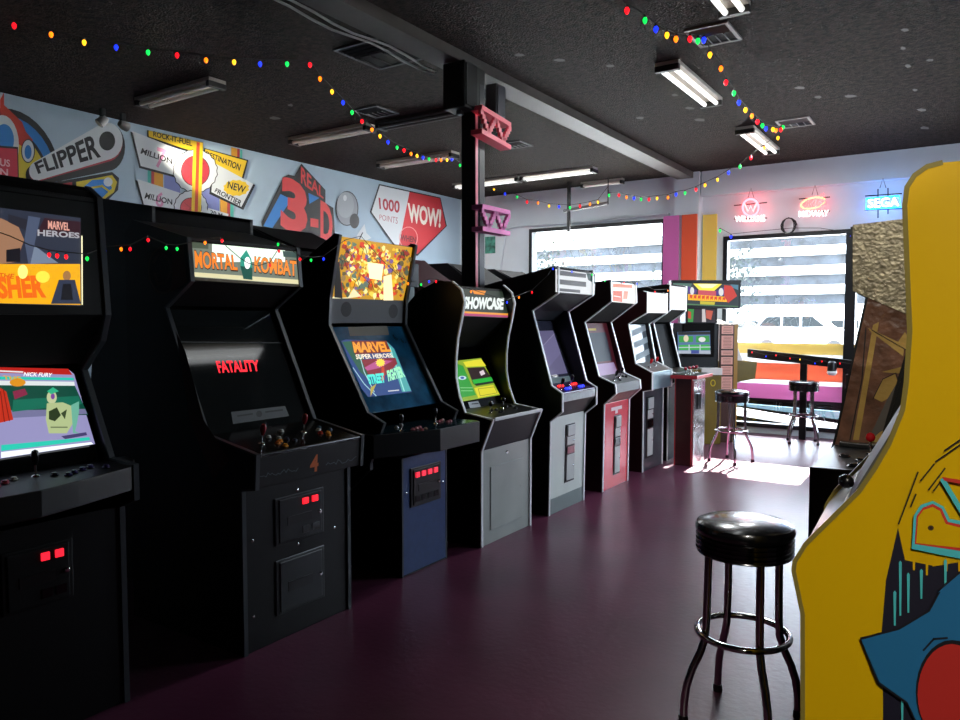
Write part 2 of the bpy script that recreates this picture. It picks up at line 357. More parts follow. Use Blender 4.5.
# three-d sign
mu.poly([(301, 163.5), (305, 168), (325, 190), (325, 203), (333, 208), (335, 245), (262, 232), (261, 222), (283, 177), (288, 174.5), (294, 176)], K)
mu.poly([(280, 194), (291, 199.5), (272, 228), (263, 226)], BL).poly([(308, 193), (319, 198), (309, 204)], BL)
mu.text('3', (281, 174), (307, 186), (307, 236), (280, 229), 'cc3838', bold=.05).poly([(310, 218), (318, 219.5), (318, 228), (310, 226.5)], 'cc3838').text('D', (320, 200), (332, 207), (332, 246), (320, 241), 'cc3838', bold=.04)
mu.text('REAL', (300.5, 166), (323, 189), (323, 199), (300.5, 183), 'cc3838')
mu.ell(346.5, 208.5, 11.5, 17.5, K).ell(346.5, 208.5, 10.6, 16.5, '90969a').ell(345, 205, 8.5, 13, 'a4aaae').ell(344.5, 198, 1.8, 3, WT).ell(354, 221, 4.8, 7.5, '3c3c3e').poly([(356, 236), (364, 224), (366, 233), (371, 238), (360, 243)], WT)
mu.line([(362, 233), (357, 243)], 1, K)
# points sign
o5 = [(378.5, 184), (440, 197.5), (446.5, 226), (417, 256), (398, 252), (369.5, 212)]
mu.poly(o5, K).poly([(379.5, 185.5), (409, 192), (398, 248), (393, 243), (371, 212)], WT).poly([(409, 192), (439.5, 198.5), (445.3, 226), (417, 254), (399, 250), (398, 248)], 'c42c34')
mu.text('1000', (378, 197.5), (399.5, 201), (399, 213.5), (379, 209), 'a82430', bold=.025).text('POINTS', (379, 214.5), (397.5, 217.5), (397, 224), (379, 219.5), 'a82430', bold=-.01)
mu.text('WOW!', (407, 202.5), (441, 209.5), (440, 228), (408, 222.5), 'eee8d8', bold=.04)
mu.line([(408+9*math.cos(a*.35), 238+11*math.sin(a*.35)) for a in range(18)], .7, 'e8a8a0', close=True).text('WHEN', (400, 234.5), (415.5, 237), (415.5, 243), (400, 240.5), '50141c', bold=.025)
mo = mu.build('mural', None, wl); mo['label'] = 'painted pinball mural with lettered road signs'
# ================================================================== OUTSIDE
CONC = mat('outside_concrete', 'c8c8c4', .9, noise=.08, nscale=.5)
struct(MB().box((-60, YF+.25, -.3), (60, 90, -.18)), 'ground', CONC, 'sunlit parking lot')
def facade():
    r = empty('office_building', (-20, 62, -.18), 'pale building with grey window bands across the parking lot', 'building')
    MB().box((-50, 62, -.18), (8, 72, 2.0)).build('wall', mat('facade_white', 'e6e6e2', .8), r)
    m = MB()
    for i in range(5): m.box((-50, 62, 2.0+i*1.5), (8, 72, 2.7+i*1.5))
    m.build('floor_band', mat('facade_white', 'e6e6e2', .8), r)
    g = mat('facade_window', '20242a', .6, noise=.9, nscale=1.2)
    for i in range(4): MB().box((-50, 62.4, 2.7+i*1.5), (8, 71, 3.5+i*1.5)).build('window_band', g, r)
facade()
def CP_(u, D): q = C0+ray(u, 330)*(D/FPX); return q.x, q.y
def car(name, x, y, L, hh, rot, col, label, suv=True):
    r = empty(name, (x, y, -.18), label, 'car', 'cars parked outside')
    P = [(-.5, .25), (-.5, .62), (-.44, .68), (-.34, 1), (.12, 1), (.26, .66), (.46, .56), (.5, .45), (.5, .25)]
    def mp(q, w, k=1): return (x+q[0]*L, y+w, -.18+q[1]*hh)
    b = MB().prism([mp(q, -.9) for q in P], (0, 1.8, 0)); b.build('body', mat('car_'+col, col, .25, coat=1), r, .05)
    wds = [[(-.42, .68), (-.335, .92), (-.2, .93), (-.2, .67)], [(-.18, .67), (-.18, .93), (-.02, .93), (-.02, .66)], [(0, .66), (0, .93), (.1, .93), (.22, .67)]]
    for p in wds: MB().prism([mp(q, -.915) for q in p], (0, .01, 0)).build('window', mat('car_window', '14191b', .7, spec=.2), r)
    for wx in (-.33, .3): MB().lathe([(.34, -.1), (.36, 0), (.34, .1)], (x+wx*L, y-.85, .18), (0, 1, 0), None, 20).build('wheel', PLAS, r)
car('car', *CP_(805, 38), 5, 2.0, 0, 'e8e8e8', 'white van parked outside the right window')
car('car', *CP_(752, 48), 4.6, 1.75, 0, '8c9498', 'grey car parked farther left across the lot')
car('car', *CP_(862, 45), 4.6, 1.8, 0, '9aa0a0', 'silver car parked farther right across the lot')
def tree(x, y, h, r_, label):
    r = empty('tree', (x, y, -.18), label, 'tree', 'trees beyond the lot')
    MB().tube([(x, y, -.18), (x+.1, y, h*.5)], .18, None).build('trunk', mat('bark', '4a4038', .9), r)
    m = MB(); 
    for i in range(1500):
        a = random.random()*6.28; b = random.gauss(0, .45); c = random.gauss(0, .35); p = Vector((x+r_*b, y+r_*math.sin(a)*.6, h*.72+r_*c*1.2)); s_ = .07+random.random()*.1
        d = Vector((random.gauss(0, 1), random.gauss(0, 1), random.gauss(0, 1))).normalized(); e = d.orthogonal().normalized()
        m.add([p+d*s_, p+e*s_, p-d*s_, p-e*s_], [(0, 1, 2, 3)])
    m.build('foliage', mat('leaves', '1c2420', .8), r)
tree(-27, 50, 5.5, 3.0, 'leafy grey-green tree seen through the left part of the right window')
tree(-16, 55, 6.5, 3.2, 'leafy tree in the middle distance beyond the white van')
tree(-38, 52, 6.0, 3.4, 'leafy tree seen through the far left window')
# ramp and kerb outside the lower pane
solo(MB().prism([tuple(atY(u, v, YF+.6)) for u, v in ((735, 408), (850, 427), (850, 434), (735, 415))], (0, .12, 0)), 'ramp_kerb', mat('kerb_white', '9a9c9c', .9, spec=0), (-1.8, YF+.6, -.18), 'white sloping kerb of the ramp outside the lower window', 'kerb')
solo(MB().prism([tuple(atY(u, v, YF+1.2)) for u, v in ((735, 403), (850, 413), (850, 421), (735, 405))], (0, .1, 0)).box((-1.95, YF+1.22, -.18), (-1.9, YF+1.28, .3)), 'ramp_rail', mat('rail_blue', '384850', .9, spec=0), (-1.8, YF+1.2, -.18), 'pale blue lower rail of the ramp outside the window', 'rail')
solo(MB().box((-6, YF+1.9, -.18), (2, YF+2.0, .5)), 'low_wall', mat('dark_planter', '020202', .9, spec=0), (-1.8, YF+1.9, -.18), 'dark low wall outside behind the sloping ramp', 'wall')
cn = empty('added_sun_blocker', (-2.5, 13.6, -.18), 'added unseen slatted canopy cutting the sun through the windows', 'canopy')  # out-of-view slats added to narrow the sun patch on the floor
for x_ in (-10, 4.5):
    MB().box((x_-.06, 12.15, 3.6), (x_+.06, 15.1, 3.72)).build('beam', FR, cn)
    for y_ in (12.3, 15.0): MB().box((x_-.05, y_-.05, -.18), (x_+.05, y_+.05, 3.6)).build('post', FR, cn)
for y_, w_ in ((12.75, .5), (13.28, .6), (13.93, .62), (14.60, .4)):
    MB().box((-10.2, y_, 3.72), (4.7, y_+w_, 3.75)).build('slat', FR, cn)
# ================================================================== POST with speakers and girders
px0, px1, py0, py1 = -3.335, -3.21, 4.76, 4.9
pr_ = empty('support_post', (-3.32, 4.82, 0), 'black square support post with a thin pink stripe, under the beam', 'post')
MB().box((px0, py0, 0), (px1, py1, 3.42)).build('shaft', mat('post_black', '0a0a0b', .45), pr_, .004)
MB().box((px1, py0+.004, .0), (px1+.006, py0+.034, 3.1)).build('stripe', mat('post_stripe', 'f08ca0', .35), pr_)
MB().box((px1, py0+.06, .0), (px1+.004, py1-.01, 3.3)).build('face_plate', mat('post_grey', '2c2c30', .4), pr_)
def speaker(loc, d, label, c='0b0b0c'):
    x, y, z = loc; r = empty('loudspeaker', loc, label, 'loudspeaker', 'loudspeakers on the post')
    MB().box((x-d[0]/2, y-d[1]/2, z), (x+d[0]/2, y+d[1]/2, z+d[2])).build('body', mat('speaker_'+c, c, .6), r, .008)
    MB().box((x+d[0]/2, y-d[1]/2+.015, z+.02), (x+d[0]/2+.008, y+d[1]/2-.015, z+d[2]-.02)).build('grille', mat('speaker_grille'+c, c, .8), r)
    MB().box((x-.02, y-.02, z-.03), (x+.02, y+.02, z)).build('bracket', STEEL, r)
speaker((-3.275, 4.66, 3.07), (.20, .17, .34), 'black loudspeaker fixed to the top left of the support post')
speaker((-3.27, 5.15, 3.12), (.10, .14, .26), 'slim dark grey loudspeaker on the right of the support post', '3c3c42')
def girder(y0, y1, z0, z1, tilt, col, label):
    x = -3.155; r = empty('girder_sign', (x, (y0+y1)/2, z0), label, 'sign', 'truss signs on the post')
    m_ = mat('girder_'+col, col, .45); t = .035
    def zz(y, z): return z+tilt*(y-y0)
    MB().prism([(x-.05, y0, zz(y0, z1-t)), (x-.05, y1, zz(y1, z1-t)), (x-.05, y1, zz(y1, z1)), (x-.05, y0, zz(y0, z1))], (.1, 0, 0)).build('top_rail', m_, r)
    MB().prism([(x-.05, y0, zz(y0, z0)), (x-.05, y1, zz(y1, z0)), (x-.05, y1, zz(y1, z0+t)), (x-.05, y0, zz(y0, z0+t))], (.1, 0, 0)).build('bottom_rail', m_, r)
    n = 4; w = (y1-y0)/n
    for i in range(n):
        m = MB(); st = 5
        for k in range(st):
            ya = y0+w*i+(w*k/st); za = (z0+t)+(z1-z0-2*t)*(k/st if i % 2 else 1-(k+1)/st)
            m.box((x+.02, ya-.006, zz(ya, za)-.004), (x+.045, ya+w/st+.012, zz(ya, za)+(z1-z0-2*t)/st+.004))
        m.build('diagonal', m_, r)
girder(4.70, 5.12, 2.89, 3.10, -.1, 'f04c64', 'red truss sign tilted on the post, upper of the two')
girder(4.71, 5.11, 2.17, 2.37, .0, 'dc70b4', 'magenta truss sign on the post, lower of the two')

# ================================================================== ARCADE CABINETS
TK = .019
def cabinet(name, label, Y0, Y1, path, xb, panels, side=BLK, mold=MOLD, dr=1, cat='arcade cabinet', group=None, base=None, moldfrom=1, moldto=None):
    xs = path[-1][0]; r = empty(name, ((xs+xb)/2, (Y0+Y1)/2, 0), label, cat, group)
    def out(a, b):
        d = Vector((b[0]-a[0], b[1]-a[1])).normalized(); return Vector((-d.y, d.x))*dr
    for ya in (Y0, Y1-TK):
        poly = [(x, ya, z) for x, z in path]+[(xb, ya, 0), (xb, ya, path[0][1]-.06)]
        sp = MB().prism(poly, (0, TK, 0)).build('side_panel', side, r)
        m = MB(); P = path[moldfrom:moldto]; V = []
        for i, p in enumerate(P):
            ns = []
            if i: ns.append(out(P[i-1], p))
            if i < len(P)-1: ns.append(out(p, P[i+1]))
            n = sum(ns, Vector((0, 0))); n = n/ max(n.length, 1e-6); k = 1/max(.5, n.dot(ns[0]))
            q = Vector(p)
            for o, yy in ((.005, ya-.0015), (.005, ya+TK+.0015), (-.004, ya+TK+.0015), (-.004, ya-.0015)):
                w = q+n*o*k; V.append((w.x, yy, w.y))
        F = [(4*i+j, 4*i+(j+1) % 4, 4*i+4+(j+1) % 4, 4*i+4+j) for i in range(len(P)-1) for j in range(4)]+[(0, 1, 2, 3), tuple(range(4*len(P)-4, 4*len(P)))]
        m.add(V, F).build('edge_molding', mold, sp)
    info = {'r': r}
    for pn, a, b, ins, m, *rest in panels:
        th = rest[0] if rest else .015; key = rest[1] if len(rest) > 1 else pn; ex = rest[2] if len(rest) > 2 else 0
        n = out(a, b); n3 = Vector((n.x, 0, n.y)); A = Vector((a[0], 0, a[1]))-n3*ins; B = Vector((b[0], 0, b[1]))-n3*ins
        ya, yb = Y0+TK-ex, Y1-TK+ex; o = Vector((A.x, ya, A.z))
        mb = MB().obox(o, (0, yb-ya, 0), B-A, -n3*th)
        ob = mb.build(pn, m, r, .002)
        yL, yR = (ya, yb) if dr > 0 else (yb, ya)
        e = n3*.0006
        info[key] = dict(o=ob, n=n3, c=[Vector((A.x, yL, A.z))+e, Vector((A.x, yR, A.z))+e, Vector((B.x, yR, B.z))+e, Vector((B.x, yL, B.z))+e])
    MB().box((xb, Y0+TK, .05), (xb+.012*dr, Y1-TK, path[0][1]-.07)).build('back_panel', BLKR, r)
    return info
def at(pan, s, t, h=0):
    a, b, c, d = pan['c']; return (a*(1-s)+b*s)*(1-t)+(d*(1-s)+c*s)*t+pan['n']*h
def art(pan, quad=None, emit=0, step=.0003):
    if quad and quad[0][0] > 2: return Art(pan['n'], plane=pan['c'][3], emit=emit, step=step)
    return Art(pan['n'], quad=quad, corners=pan['c'], emit=emit, step=step)
def stick(info, pan, s, t, kind='bat', c='7a1018'):
    p = at(pan, s, t); n = pan['n']; r = info['r']; m = MB()
    m.lathe([(.016, 0), (.012, .004), (.004, .006), (.004, .045)], p, n, CHROME, 10)
    pr = [(.006, .04), (.013, .06), (.015, .075), (.010, .09), (.003, .094)] if kind == 'bat' else [(.003, .044), (.013, .05), (.0175, .062), (.013, .074), (.003, .08)]
    m.lathe(pr, p, n, mat('knob_'+c, c, .25), 12); m.build('joystick', None, r)
def btn(info, pan, s, t, c, R=.014):
    p = at(pan, s, t); MB().lathe([(R, 0), (R, .004), (R*.7, .006), (R*.68, .011), (R*.3, .012)], p, pan['n'], mat('button_'+c, c, .25, emit=0), 10).build('button', None, info['r'])
def btns(info, pan, cx, cy, cols, dx=.055, dy=.16):
    for i, c in enumerate(cols):
        btn(info, pan, cx+dx*(i % 3)+(dy*.0 if i < 3 else .0), cy-(.0 if i < 3 else -dy)-.05*(i % 3 > 0), c)
def coin_door(info, pan, s0, s1, t0, t1, slots=2, lit='ff2030', m=PLAS, split=False, lamp_t=.2, e=1.3):
    r = info['r']; n = pan['n']; a = at(pan, s0, t0); b = at(pan, s1, t0); d = at(pan, s0, t1)
    frame = MB().obox(a, b-a, d-a, n*.008); w = b-a; h = d-a
    o = frame.build('coin_door', m, r, .006)
    MB().obox(a+w*.07+h*.05+n*.008, w*.86, h*.9, n*.006).build('door_plate', m, o, .004)
    for i in range(slots):
        q = a+w*((.52 if slots < 3 else .12)+.2*i)+h*lamp_t+n*.014
        MB().obox(q, w*.12, h*.13, n*.008).build('coin_slot', mat('slot_'+lit, lit, .4, emit=e if lit != '202020' else 0), o, .002)
        q = a+w*((.52 if slots < 3 else .12)+.2*i)+h*.72+n*.014
        MB().obox(q, w*.15, h*.15, n*.004).build('coin_return', BLKG, o)
    q = a+w*.22+h*.44+n*.014; MB().obox(q, w*.5, h*.18, n*.003).build('price_plate', PLAS, o)
    MB().lathe([(.010, 0), (.010, .008), (.006, .012)], a+w*.88+h*.5+n*.014, n, CHROME, 10).build('lock', None, o)
def bolt(info, pan, s, t, R=.008):
    MB().lathe([(R, 0), (R*.9, .004), (R*.3, .006)], at(pan, s, t), pan['n'], CHROME, 8).build('bolt', None, info['r'])
def door(info, pan, s0, s1, t0, t1, m):
    a = at(pan, s0, t0); b = at(pan, s1, t0); d = at(pan, s0, t1)
    return MB().obox(a, b-a, d-a, pan['n']*.006).build('access_door', m, info['r'], .003)
def speaker_vent(info, pan, s, t, R=.05):
    a = Art(pan['n'], corners=pan['c'], step=.0006); w = (pan['c'][1]-pan['c'][0]).length; h = (pan['c'][3]-pan['c'][0]).length
    a.ell(s, t, R/w, R/h, '050505'); return a.build('speaker_vent', None, info['r'])

# ---- cabinet 1 : dark, tall marquee, left edge of frame
c1 = cabinet('arcade_cabinet', 'tall black arcade cabinet at the left frame edge with orange and blue superhero marquee', .82, 1.62,
    [(-3.3, 1.98), (-2.92, 2.02), (-2.84, 1.97), (-2.80, 1.52), (-2.84, 1.42), (-2.98, 1.30), (-2.80, .96), (-2.64, .95), (-2.64, .82), (-2.74, .78), (-2.74, 0)], -3.6,
    [('roof', (-3.3, 1.98), (-2.92, 2.02), 0, BLKR), ('fascia', (-2.88, 2.0), (-2.84, 1.95), .0, BLKR), ('marquee_frame', (-2.84, 1.97), (-2.80, 1.52), .004, BLK, .015, 'mq'),
     ('hood', (-2.80, 1.52), (-2.98, 1.32), .01, BLKR), ('screen_bezel', (-2.99, 1.32), (-2.82, .955), .02, GLASSB, .015, 'bz'), ('front_panel', (-2.74, .78), (-2.74, 0), .006, BLK, .015, 'fp')], group='front row of arcade cabinets')
R1 = c1['r']
# octagonal control deck
dk = [(-2.86, .86), (-2.86, 1.70), (-2.76, 1.68), (-2.62, 1.58), (-2.54, 1.34), (-2.50, 1.2), (-2.50, 1.0), (-2.50, .78), (-2.74, .70)]
MB().prism([(x, y, .86) for x, y in dk], (0, 0, .09)).build('control_deck', BLK, R1, .004)
DP = dict(o=None, n=Vector((0, 0, 1)), c=[Vector((-2.82, .85, .951)), Vector((-2.82, 1.66, .951)), Vector((-2.55, 1.62, .951)), Vector((-2.55, .85, .951))])
stick(c1, DP, .16, .35, 'bat', '0a0a0c'); stick(c1, DP, .56, .3, 'bat', '0a0a0c')
for i, (s, t, c) in enumerate(((.26, .55, '902838'), (.31, .42, '902838'), (.37, .55, 'a03848'), (.34, .72, '902838'), (.42, .42, 'a03848'), (.47, .3, 'a8a898'), (.2, .7, '902838'),
        (.70, .5, '302858'), (.75, .4, '302858'), (.80, .32, '403868'), (.66, .6, '302858'), (.62, .45, '202030'), (.85, .5, '302858'))): btn(c1, DP, s, t, c)
m = Art((1, 0, .03), plane=(-2.80, 0, 1.52), emit=1.0)
m.n = c1['mq']['n']; m.p = c1['mq']['c'][3]+m.n*.002; m.e = .75
m.poly([(-60, 200), (80.5, 218), (81, 306), (-60, 302)], '343a4c')
m.poly([(-60, 264), (80, 264), (80.5, 305), (-60, 302)], 'f4b014', 1.1)
m.poly([(0, 218), (18, 226), (24, 240), (16, 262), (0, 264), (-20, 250)], 'b88868').poly([(8, 214), (28, 220), (30, 232), (20, 228), (8, 222)], '2c2c38').poly([(6, 250), (20, 248), (20, 262), (6, 262)], '181820')
m.poly([(28, 216), (40, 218), (34, 245), (56, 262), (28, 264), (24, 240)], '586480').poly([(34, 246), (58, 263), (30, 264)], '8898b0').poly([(44, 218), (80, 222), (80, 238), (36, 234)], '3c1c28')
m.text('MARVEL', (47.5, 220.5), (69, 223), (69, 231), (47.5, 229), 'e8a898', 1.0, bold=.03).text('HEROES', (37, 229.5), (79, 233), (79, 238.5), (37, 236), 'b8b8c0', .9, bold=.03)
m.text('THE', (-2, 273), (14, 274), (13, 279), (-2, 278), 'e85010', 1).text('PUNISHER', (-46, 278), (42, 275), (46, 298), (-46, 300), 'f06810', 1.1, bold=.05)
m.ell(42, 277, 7, 6, 'f8e048', 1.2).ell(22, 272, 5, 7, 'fff080', 1.3).ell(66, 276, 4, 5, 'c08850').poly([(58, 280), (74, 280), (80, 304), (50, 304)], '384058').poly([(62, 284), (70, 284), (72, 300), (60, 300)], '14141c')
m.poly([(80.2, 236), (81.5, 236), (81.8, 305), (80.6, 305)], 'fff8c8', 1.2)
m.build('marquee', None, R1)
sc = Art(c1['bz']['n'], plane=c1['bz']['c'][3]+c1['bz']['n']*.003, emit=.95)
sc.poly([(-60, 366), (68, 369), (74, 374), (95, 444), (-60, 468)], '9c98c8')
sc.poly([(-60, 382), (73, 382), (88, 415), (-60, 418)], '0c4c3c').poly([(-60, 412), (85, 409), (87, 414), (-60, 422)], '7878a0').poly([(13, 400), (78, 396), (82, 404), (12, 412)], '147058')
sc.poly([(-60, 366), (68, 369), (72, 375), (0, 373), (-60, 374)], 'c02018').poly([(-60, 376), (73, 378), (74, 380.5), (-60, 379)], '28d0b8').poly([(-60, 380), (74, 382), (74.5, 386), (-60, 385)], 'e8f0f0')
sc.poly([(0, 388), (6, 392), (13, 420), (0, 423), (-20, 424)], 'c83018').line([(3, 390), (9, 421)], .8, '701008').line([(0, 392), (4, 422)], .8, '701008')
sc.text('NICK FURY', (24, 372.5), (52, 373.5), (51, 377.5), (23, 376.5), 'ffffff', 1.1).line([(0, 371.5), (22, 372.5)], 1.4, 'f0f0f0').text('THE', (2, 376), (20, 377), (21, 381), (3, 380), 'f0b020')
sc.ell(17, 383, 8, 4, 'e89820').poly([(12, 392), (24, 389), (27, 395), (14, 400)], '8c2848')
sc.ell(51, 398, 5, 6.5, 'c8d0a0').ell(52, 397, 2, 3, '8048a0').poly([(46, 404), (62, 403), (74, 408), (72, 424), (66, 434), (48, 434), (45, 420)], 'b8c890').poly([(48, 412), (56, 408), (60, 416), (54, 422), (48, 420)], '283818').poly([(60, 414), (66, 410), (64, 420)], '384828').poly([(46, 392), (52, 388), (58, 392), (50, 395)], '30b888')
sc.poly([(70, 406), (78, 402), (78, 412), (76, 424), (74, 432), (78, 434), (72, 434)], '70b8a0').line([(50, 428), (66, 428)], 1, '485838')
sc.poly([(60, 437), (85, 433), (86, 436), (64, 440)], '484070').poly([(0, 446), (88, 438), (89, 441), (0, 452)], '28c8b0', 1.1).poly([(0, 453), (90, 443), (92, 445), (0, 459)], 'f0f8ff', 1.2)
sc.build('screen', None, R1)
coin_door(c1, c1['fp'], .44, .76, .10, .38, 2, 'ff2438', BLK, lamp_t=.12)

# ---- cabinet 2 : martial marquee
c2 = cabinet('arcade_cabinet', 'black arcade cabinet with glowing MORTAL KOMBAT marquee and red FATALITY on its dark screen', 2.12, 2.80,
    [(-3.45, 1.99), (-3.02, 1.88), (-3.0, 1.68), (-3.2, 1.56), (-2.91, .975), (-2.57, .915), (-2.58, .765), (-2.67, .75), (-2.67, 0)], -3.52,
    [('roof', (-3.45, 1.99), (-3.02, 1.88), 0, mat('roof_grey', '1b1b1d', .6)), ('marquee', (-3.02, 1.88), (-3.0, 1.68), .006, BLKR, .015, 'mq'), ('hood', (-3.0, 1.68), (-3.2, 1.56), .008, BLKR),
     ('screen_glass', (-3.2, 1.56), (-2.91, .975), .02, mat('smoked_glass', '181c1c', .05), .012, 'bz'), ('control_panel', (-2.91, .975), (-2.57, .915), .002, mat('panel_print', '0d0e10', .2), .015, 'cp'),
     ('panel_front', (-2.57, .915), (-2.58, .765), .002, BLK, .015, 'cf'), ('front_panel', (-2.67, .75), (-2.67, 0), .006, BLK, .015, 'fp')], group='front row of arcade cabinets')
a = art(c2['mq'], [(188, 240), (300, 250), (304, 288), (192, 281)], .9)
a.poly([(190, 242), (299, 252), (301, 286), (193, 279)], '8c9888', .7).poly([(212, 244), (285, 250.5), (285, 262), (212, 262)], 'e8f8e8', 1.3).poly([(192, 272), (301, 280), (301, 284.5), (192, 276.5)], 'e8e0b0', 1.0).poly([(192, 277), (301, 285), (301, 287), (192, 280)], '484030', .5)
a.text('MORTAL', (194, 249.5), (236, 255), (238, 272), (195, 269), '201008', .3, bold=.05).text('KOMBAT', (254, 256), (296, 260), (297, 278), (254, 273), '201008', .3, bold=.05)
a.text('MORTAL', (194, 250.5), (236, 255.5), (237.5, 270.5), (195, 268), 'f08020', 1.2, bold=.03).text('KOMBAT', (254, 256.5), (296, 261), (296.5, 276.5), (254, 272), 'f08828', 1.2, bold=.03)
a.poly([(240, 258), (246, 250), (251, 259), (252, 268), (248, 279), (243, 276), (240, 268)], '28a890', .9).poly([(240, 266), (252, 268), (252, 280), (243, 279)], '106858', .6).ell(247, 263, 3, 6, 'ffffff', 1.4).poly([(190, 242), (208, 243.5), (208, 249), (191, 248)], '687860', .5).poly([(282, 251), (299, 252.5), (299, 258), (283, 257)], '507068', .5)
a.build('marquee_art', None, c2['mq']['o'])
a = art(c2['bz'], [(168, 307), (282, 309), (320, 418), (209, 436)], 0)
a.text('FATALITY', (215.5, 361), (258, 360), (260, 371), (219, 373), 'ff2030', 1.6, bold=.03)
a.line([(180, 342), (286, 343)], 1.2, '2c2e30')
a.build('screen_print', None, c2['r'])
a = art(c2['bz'], [(168, 307), (282, 309), (320, 418), (209, 436)], 0)
a.poly([(231, 412), (285, 406), (289, 416), (233, 424)], '4c5052').line([(238, 416), (252, 414)], 1.6, '181a1c').line([(266, 412), (282, 410)], 1.6, '181a1c').ell(259, 414, 3, 3.2, '181a1c')
a.build('instruction_card', None, c2['r'])
P = c2['cp']
stick(c2, P, .19, .62, 'bat', '8c1824'); stick(c2, P, .67, .45, 'bat', '8c1824')
for s, t, c in ((.33, .45, 'c8c8c0'), (.29, .72, 'b86820'), (.34, .66, 'd08028'), (.38, .55, 'c0c0b8'), (.42, .62, '303848'), (.45, .72, '303848'), (.52, .3, 'c8c8c0'), (.3, .85, 'd89020'), (.76, .62, 'c83828'), (.80, .5, 'c8c8c0'), (.82, .66, 'd89020'), (.86, .4, '284858'), (.9, .55, '284858'), (.78, .75, 'd88820')): btn(c2, P, s, t, c)
a = art(c2['cf'], [(256, 455), (370, 436), (370, 464), (256, 490)], 0)
a.text('4', (310, 456), (319, 454), (318, 471), (310, 473), 'd86828', bold=.03)
for k0, k1 in ((260, 300), (326, 358)):
    pts = [(k0+i*2, 479-(k0+i*2-256)*.19-2+random.uniform(-3, 3)*(1-abs(i*2-(k1-k0)/2)/(k1-k0))) for i in range(int((k1-k0)/2))]; a.line(pts, .5, '5c6870')
a.build('panel_lettering', None, c2['cf']['o'])
coin_door(c2, c2['fp'], .26, .74, .10, .40, 2, 'ff2030', DKG, lamp_t=.12); coin_door(c2, c2['fp'], .26, .74, .49, .84, 0, '202020', DKG)
for s, t in ((.06, .32), (.86, .40), (.06, .78), (.48, .08), (.48, .43)): bolt(c2, c2['fp'], s, t)
a = Art((0, -1, 0), plane=(0, 2.118, 0), step=.0004)
for rr, cc in ((1, '3a2a20'), (.9, '0a0808')): a.ell(163, 270, 15*rr, 24*rr, cc, n=30)
a.line([(154, 262), (160, 252), (168, 258), (172, 270), (166, 282), (158, 284), (155, 274)], 2.5, '3a2c28')
a.poly([(172, 250), (184, 245), (187, 282), (172, 292)], '3a1810').poly([(176, 330), (186, 352), (204, 420), (230, 460), (214, 480), (190, 420)], '38120c')
a.build('side_art', None, c2['r'])

# ---- cabinet 3 : big yellow marquee
BLUEP = mat('blue_laminate', '1c3c70', .4, noise=.1, nscale=30); BZB = mat('blue_bezel', '1c5070', .08, coat=1, noise=.5, nscale=9)
c3 = cabinet('arcade_cabinet', 'black arcade cabinet with large yellow crowded comic marquee and blue coin door panel', 3.10, 3.81,
    [(-3.40, 1.80), (-3.06, 1.99), (-3.02, 1.98), (-3.10, 1.63), (-3.11, 1.47), (-2.82, .98), (-2.70, .93), (-2.80, .70), (-2.80, .66)], -3.56,
    [('roof', (-3.40, 1.82), (-3.06, 1.97), 0, BLKR), ('marquee', (-3.03, 1.97), (-3.10, 1.63), .012, BLK, .015, 'mq'), ('speaker_panel', (-3.10, 1.63), (-3.11, 1.48), .012, mat('speaker_grey', '36363a', .5), .015, 'spk'),
     ('screen_bezel', (-3.11, 1.47), (-2.83, .98), .02, BZB, .012, 'bz')], group='front row of arcade cabinets')
R3 = c3['r']
MB().box((-3.5, 3.30, 0), (-2.74, 3.74, .70)).build('pedestal', BLK, R3)
for yy in (3.30, 3.728): MB().box((-2.742, yy, 0), (-2.734, yy+.012, .70)).build('edge_molding', MOLD, R3)
MB().box((-2.74, 3.315, .01), (-2.736, 3.726, .70)).build('front_panel', BLUEP, R3)
fp3 = dict(n=Vector((1, 0, 0)), c=[Vector((-2.735, 3.315, .70)), Vector((-2.735, 3.726, .70)), Vector((-2.735, 3.726, .01)), Vector((-2.735, 3.315, .01))])
coin_door(c3, fp3, .14, .86, .10, .44, 4, 'ff3048', PLAS, lamp_t=.12, e=1.0); bolt(c3, fp3, .05, .3); bolt(c3, fp3, .93, .3)
dk = [(-2.90, 3.04), (-2.90, 3.87), (-2.56, 3.85), (-2.56, 3.44), (-2.72, 3.04)]
MB().prism([(x, y, .74-.0) for x, y in dk], (0, 0, .13)).build('control_deck', BLK, R3, .004)
MB().prism([(x, y, .871) for x, y in [(a_*.98-.055, (b_-3.455)*.96+3.455) for a_, b_ in dk]], (0, 0, .003)).build('deck_overlay', mat('deck_blue', '10242c', .18), R3)
DP = dict(n=Vector((0, 0, 1)), c=[Vector((-2.88, 3.10, .875)), Vector((-2.88, 3.82, .875)), Vector((-2.5, 3.82, .875)), Vector((-2.5, 3.10, .875))])
stick(c3, DP, .2, .5, 'bat', '0a0a0c'); stick(c3, DP, .68, .45, 'bat', '0a0a0c')
for s, t, c in ((.3, .25, 'b8b8b0'), (.42, .15, 'b8b8b0'), (.28, .6, 'a05860'), (.34, .58, 'b06868'), (.40, .55, 'a05860'), (.29, .75, 'a05860'), (.36, .72, '887060'), (.76, .4, 'a05860'), (.81, .38, 'b06868'), (.86, .34, '887060'), (.78, .55, 'a05860'), (.84, .52, 'a05860')): btn(c3, DP, s, t, c)
q = [(338, 235), (416, 247), (404, 302), (328, 299)]
a = art(c3['mq'], q, .95, .00003); a.poly([(339, 236), (415, 248), (403, 301), (330, 298)], 'd8a020', .95); rr = random.Random(3)
cols = ['f8c828', 'f8a018', 'e04020', 'fff0a0', 'b05818', '7858a0', '607868', 'f8d850', 'c82828', 'ffe880', '804020', 'f0b870', 'e8d8a0', '503828']
def inq(x, y):
    return 340-(y-236)*.14 < x < 415-(y-248)*.2 and 237+(x-338)*.155 < y < 298+(x-338)*.04
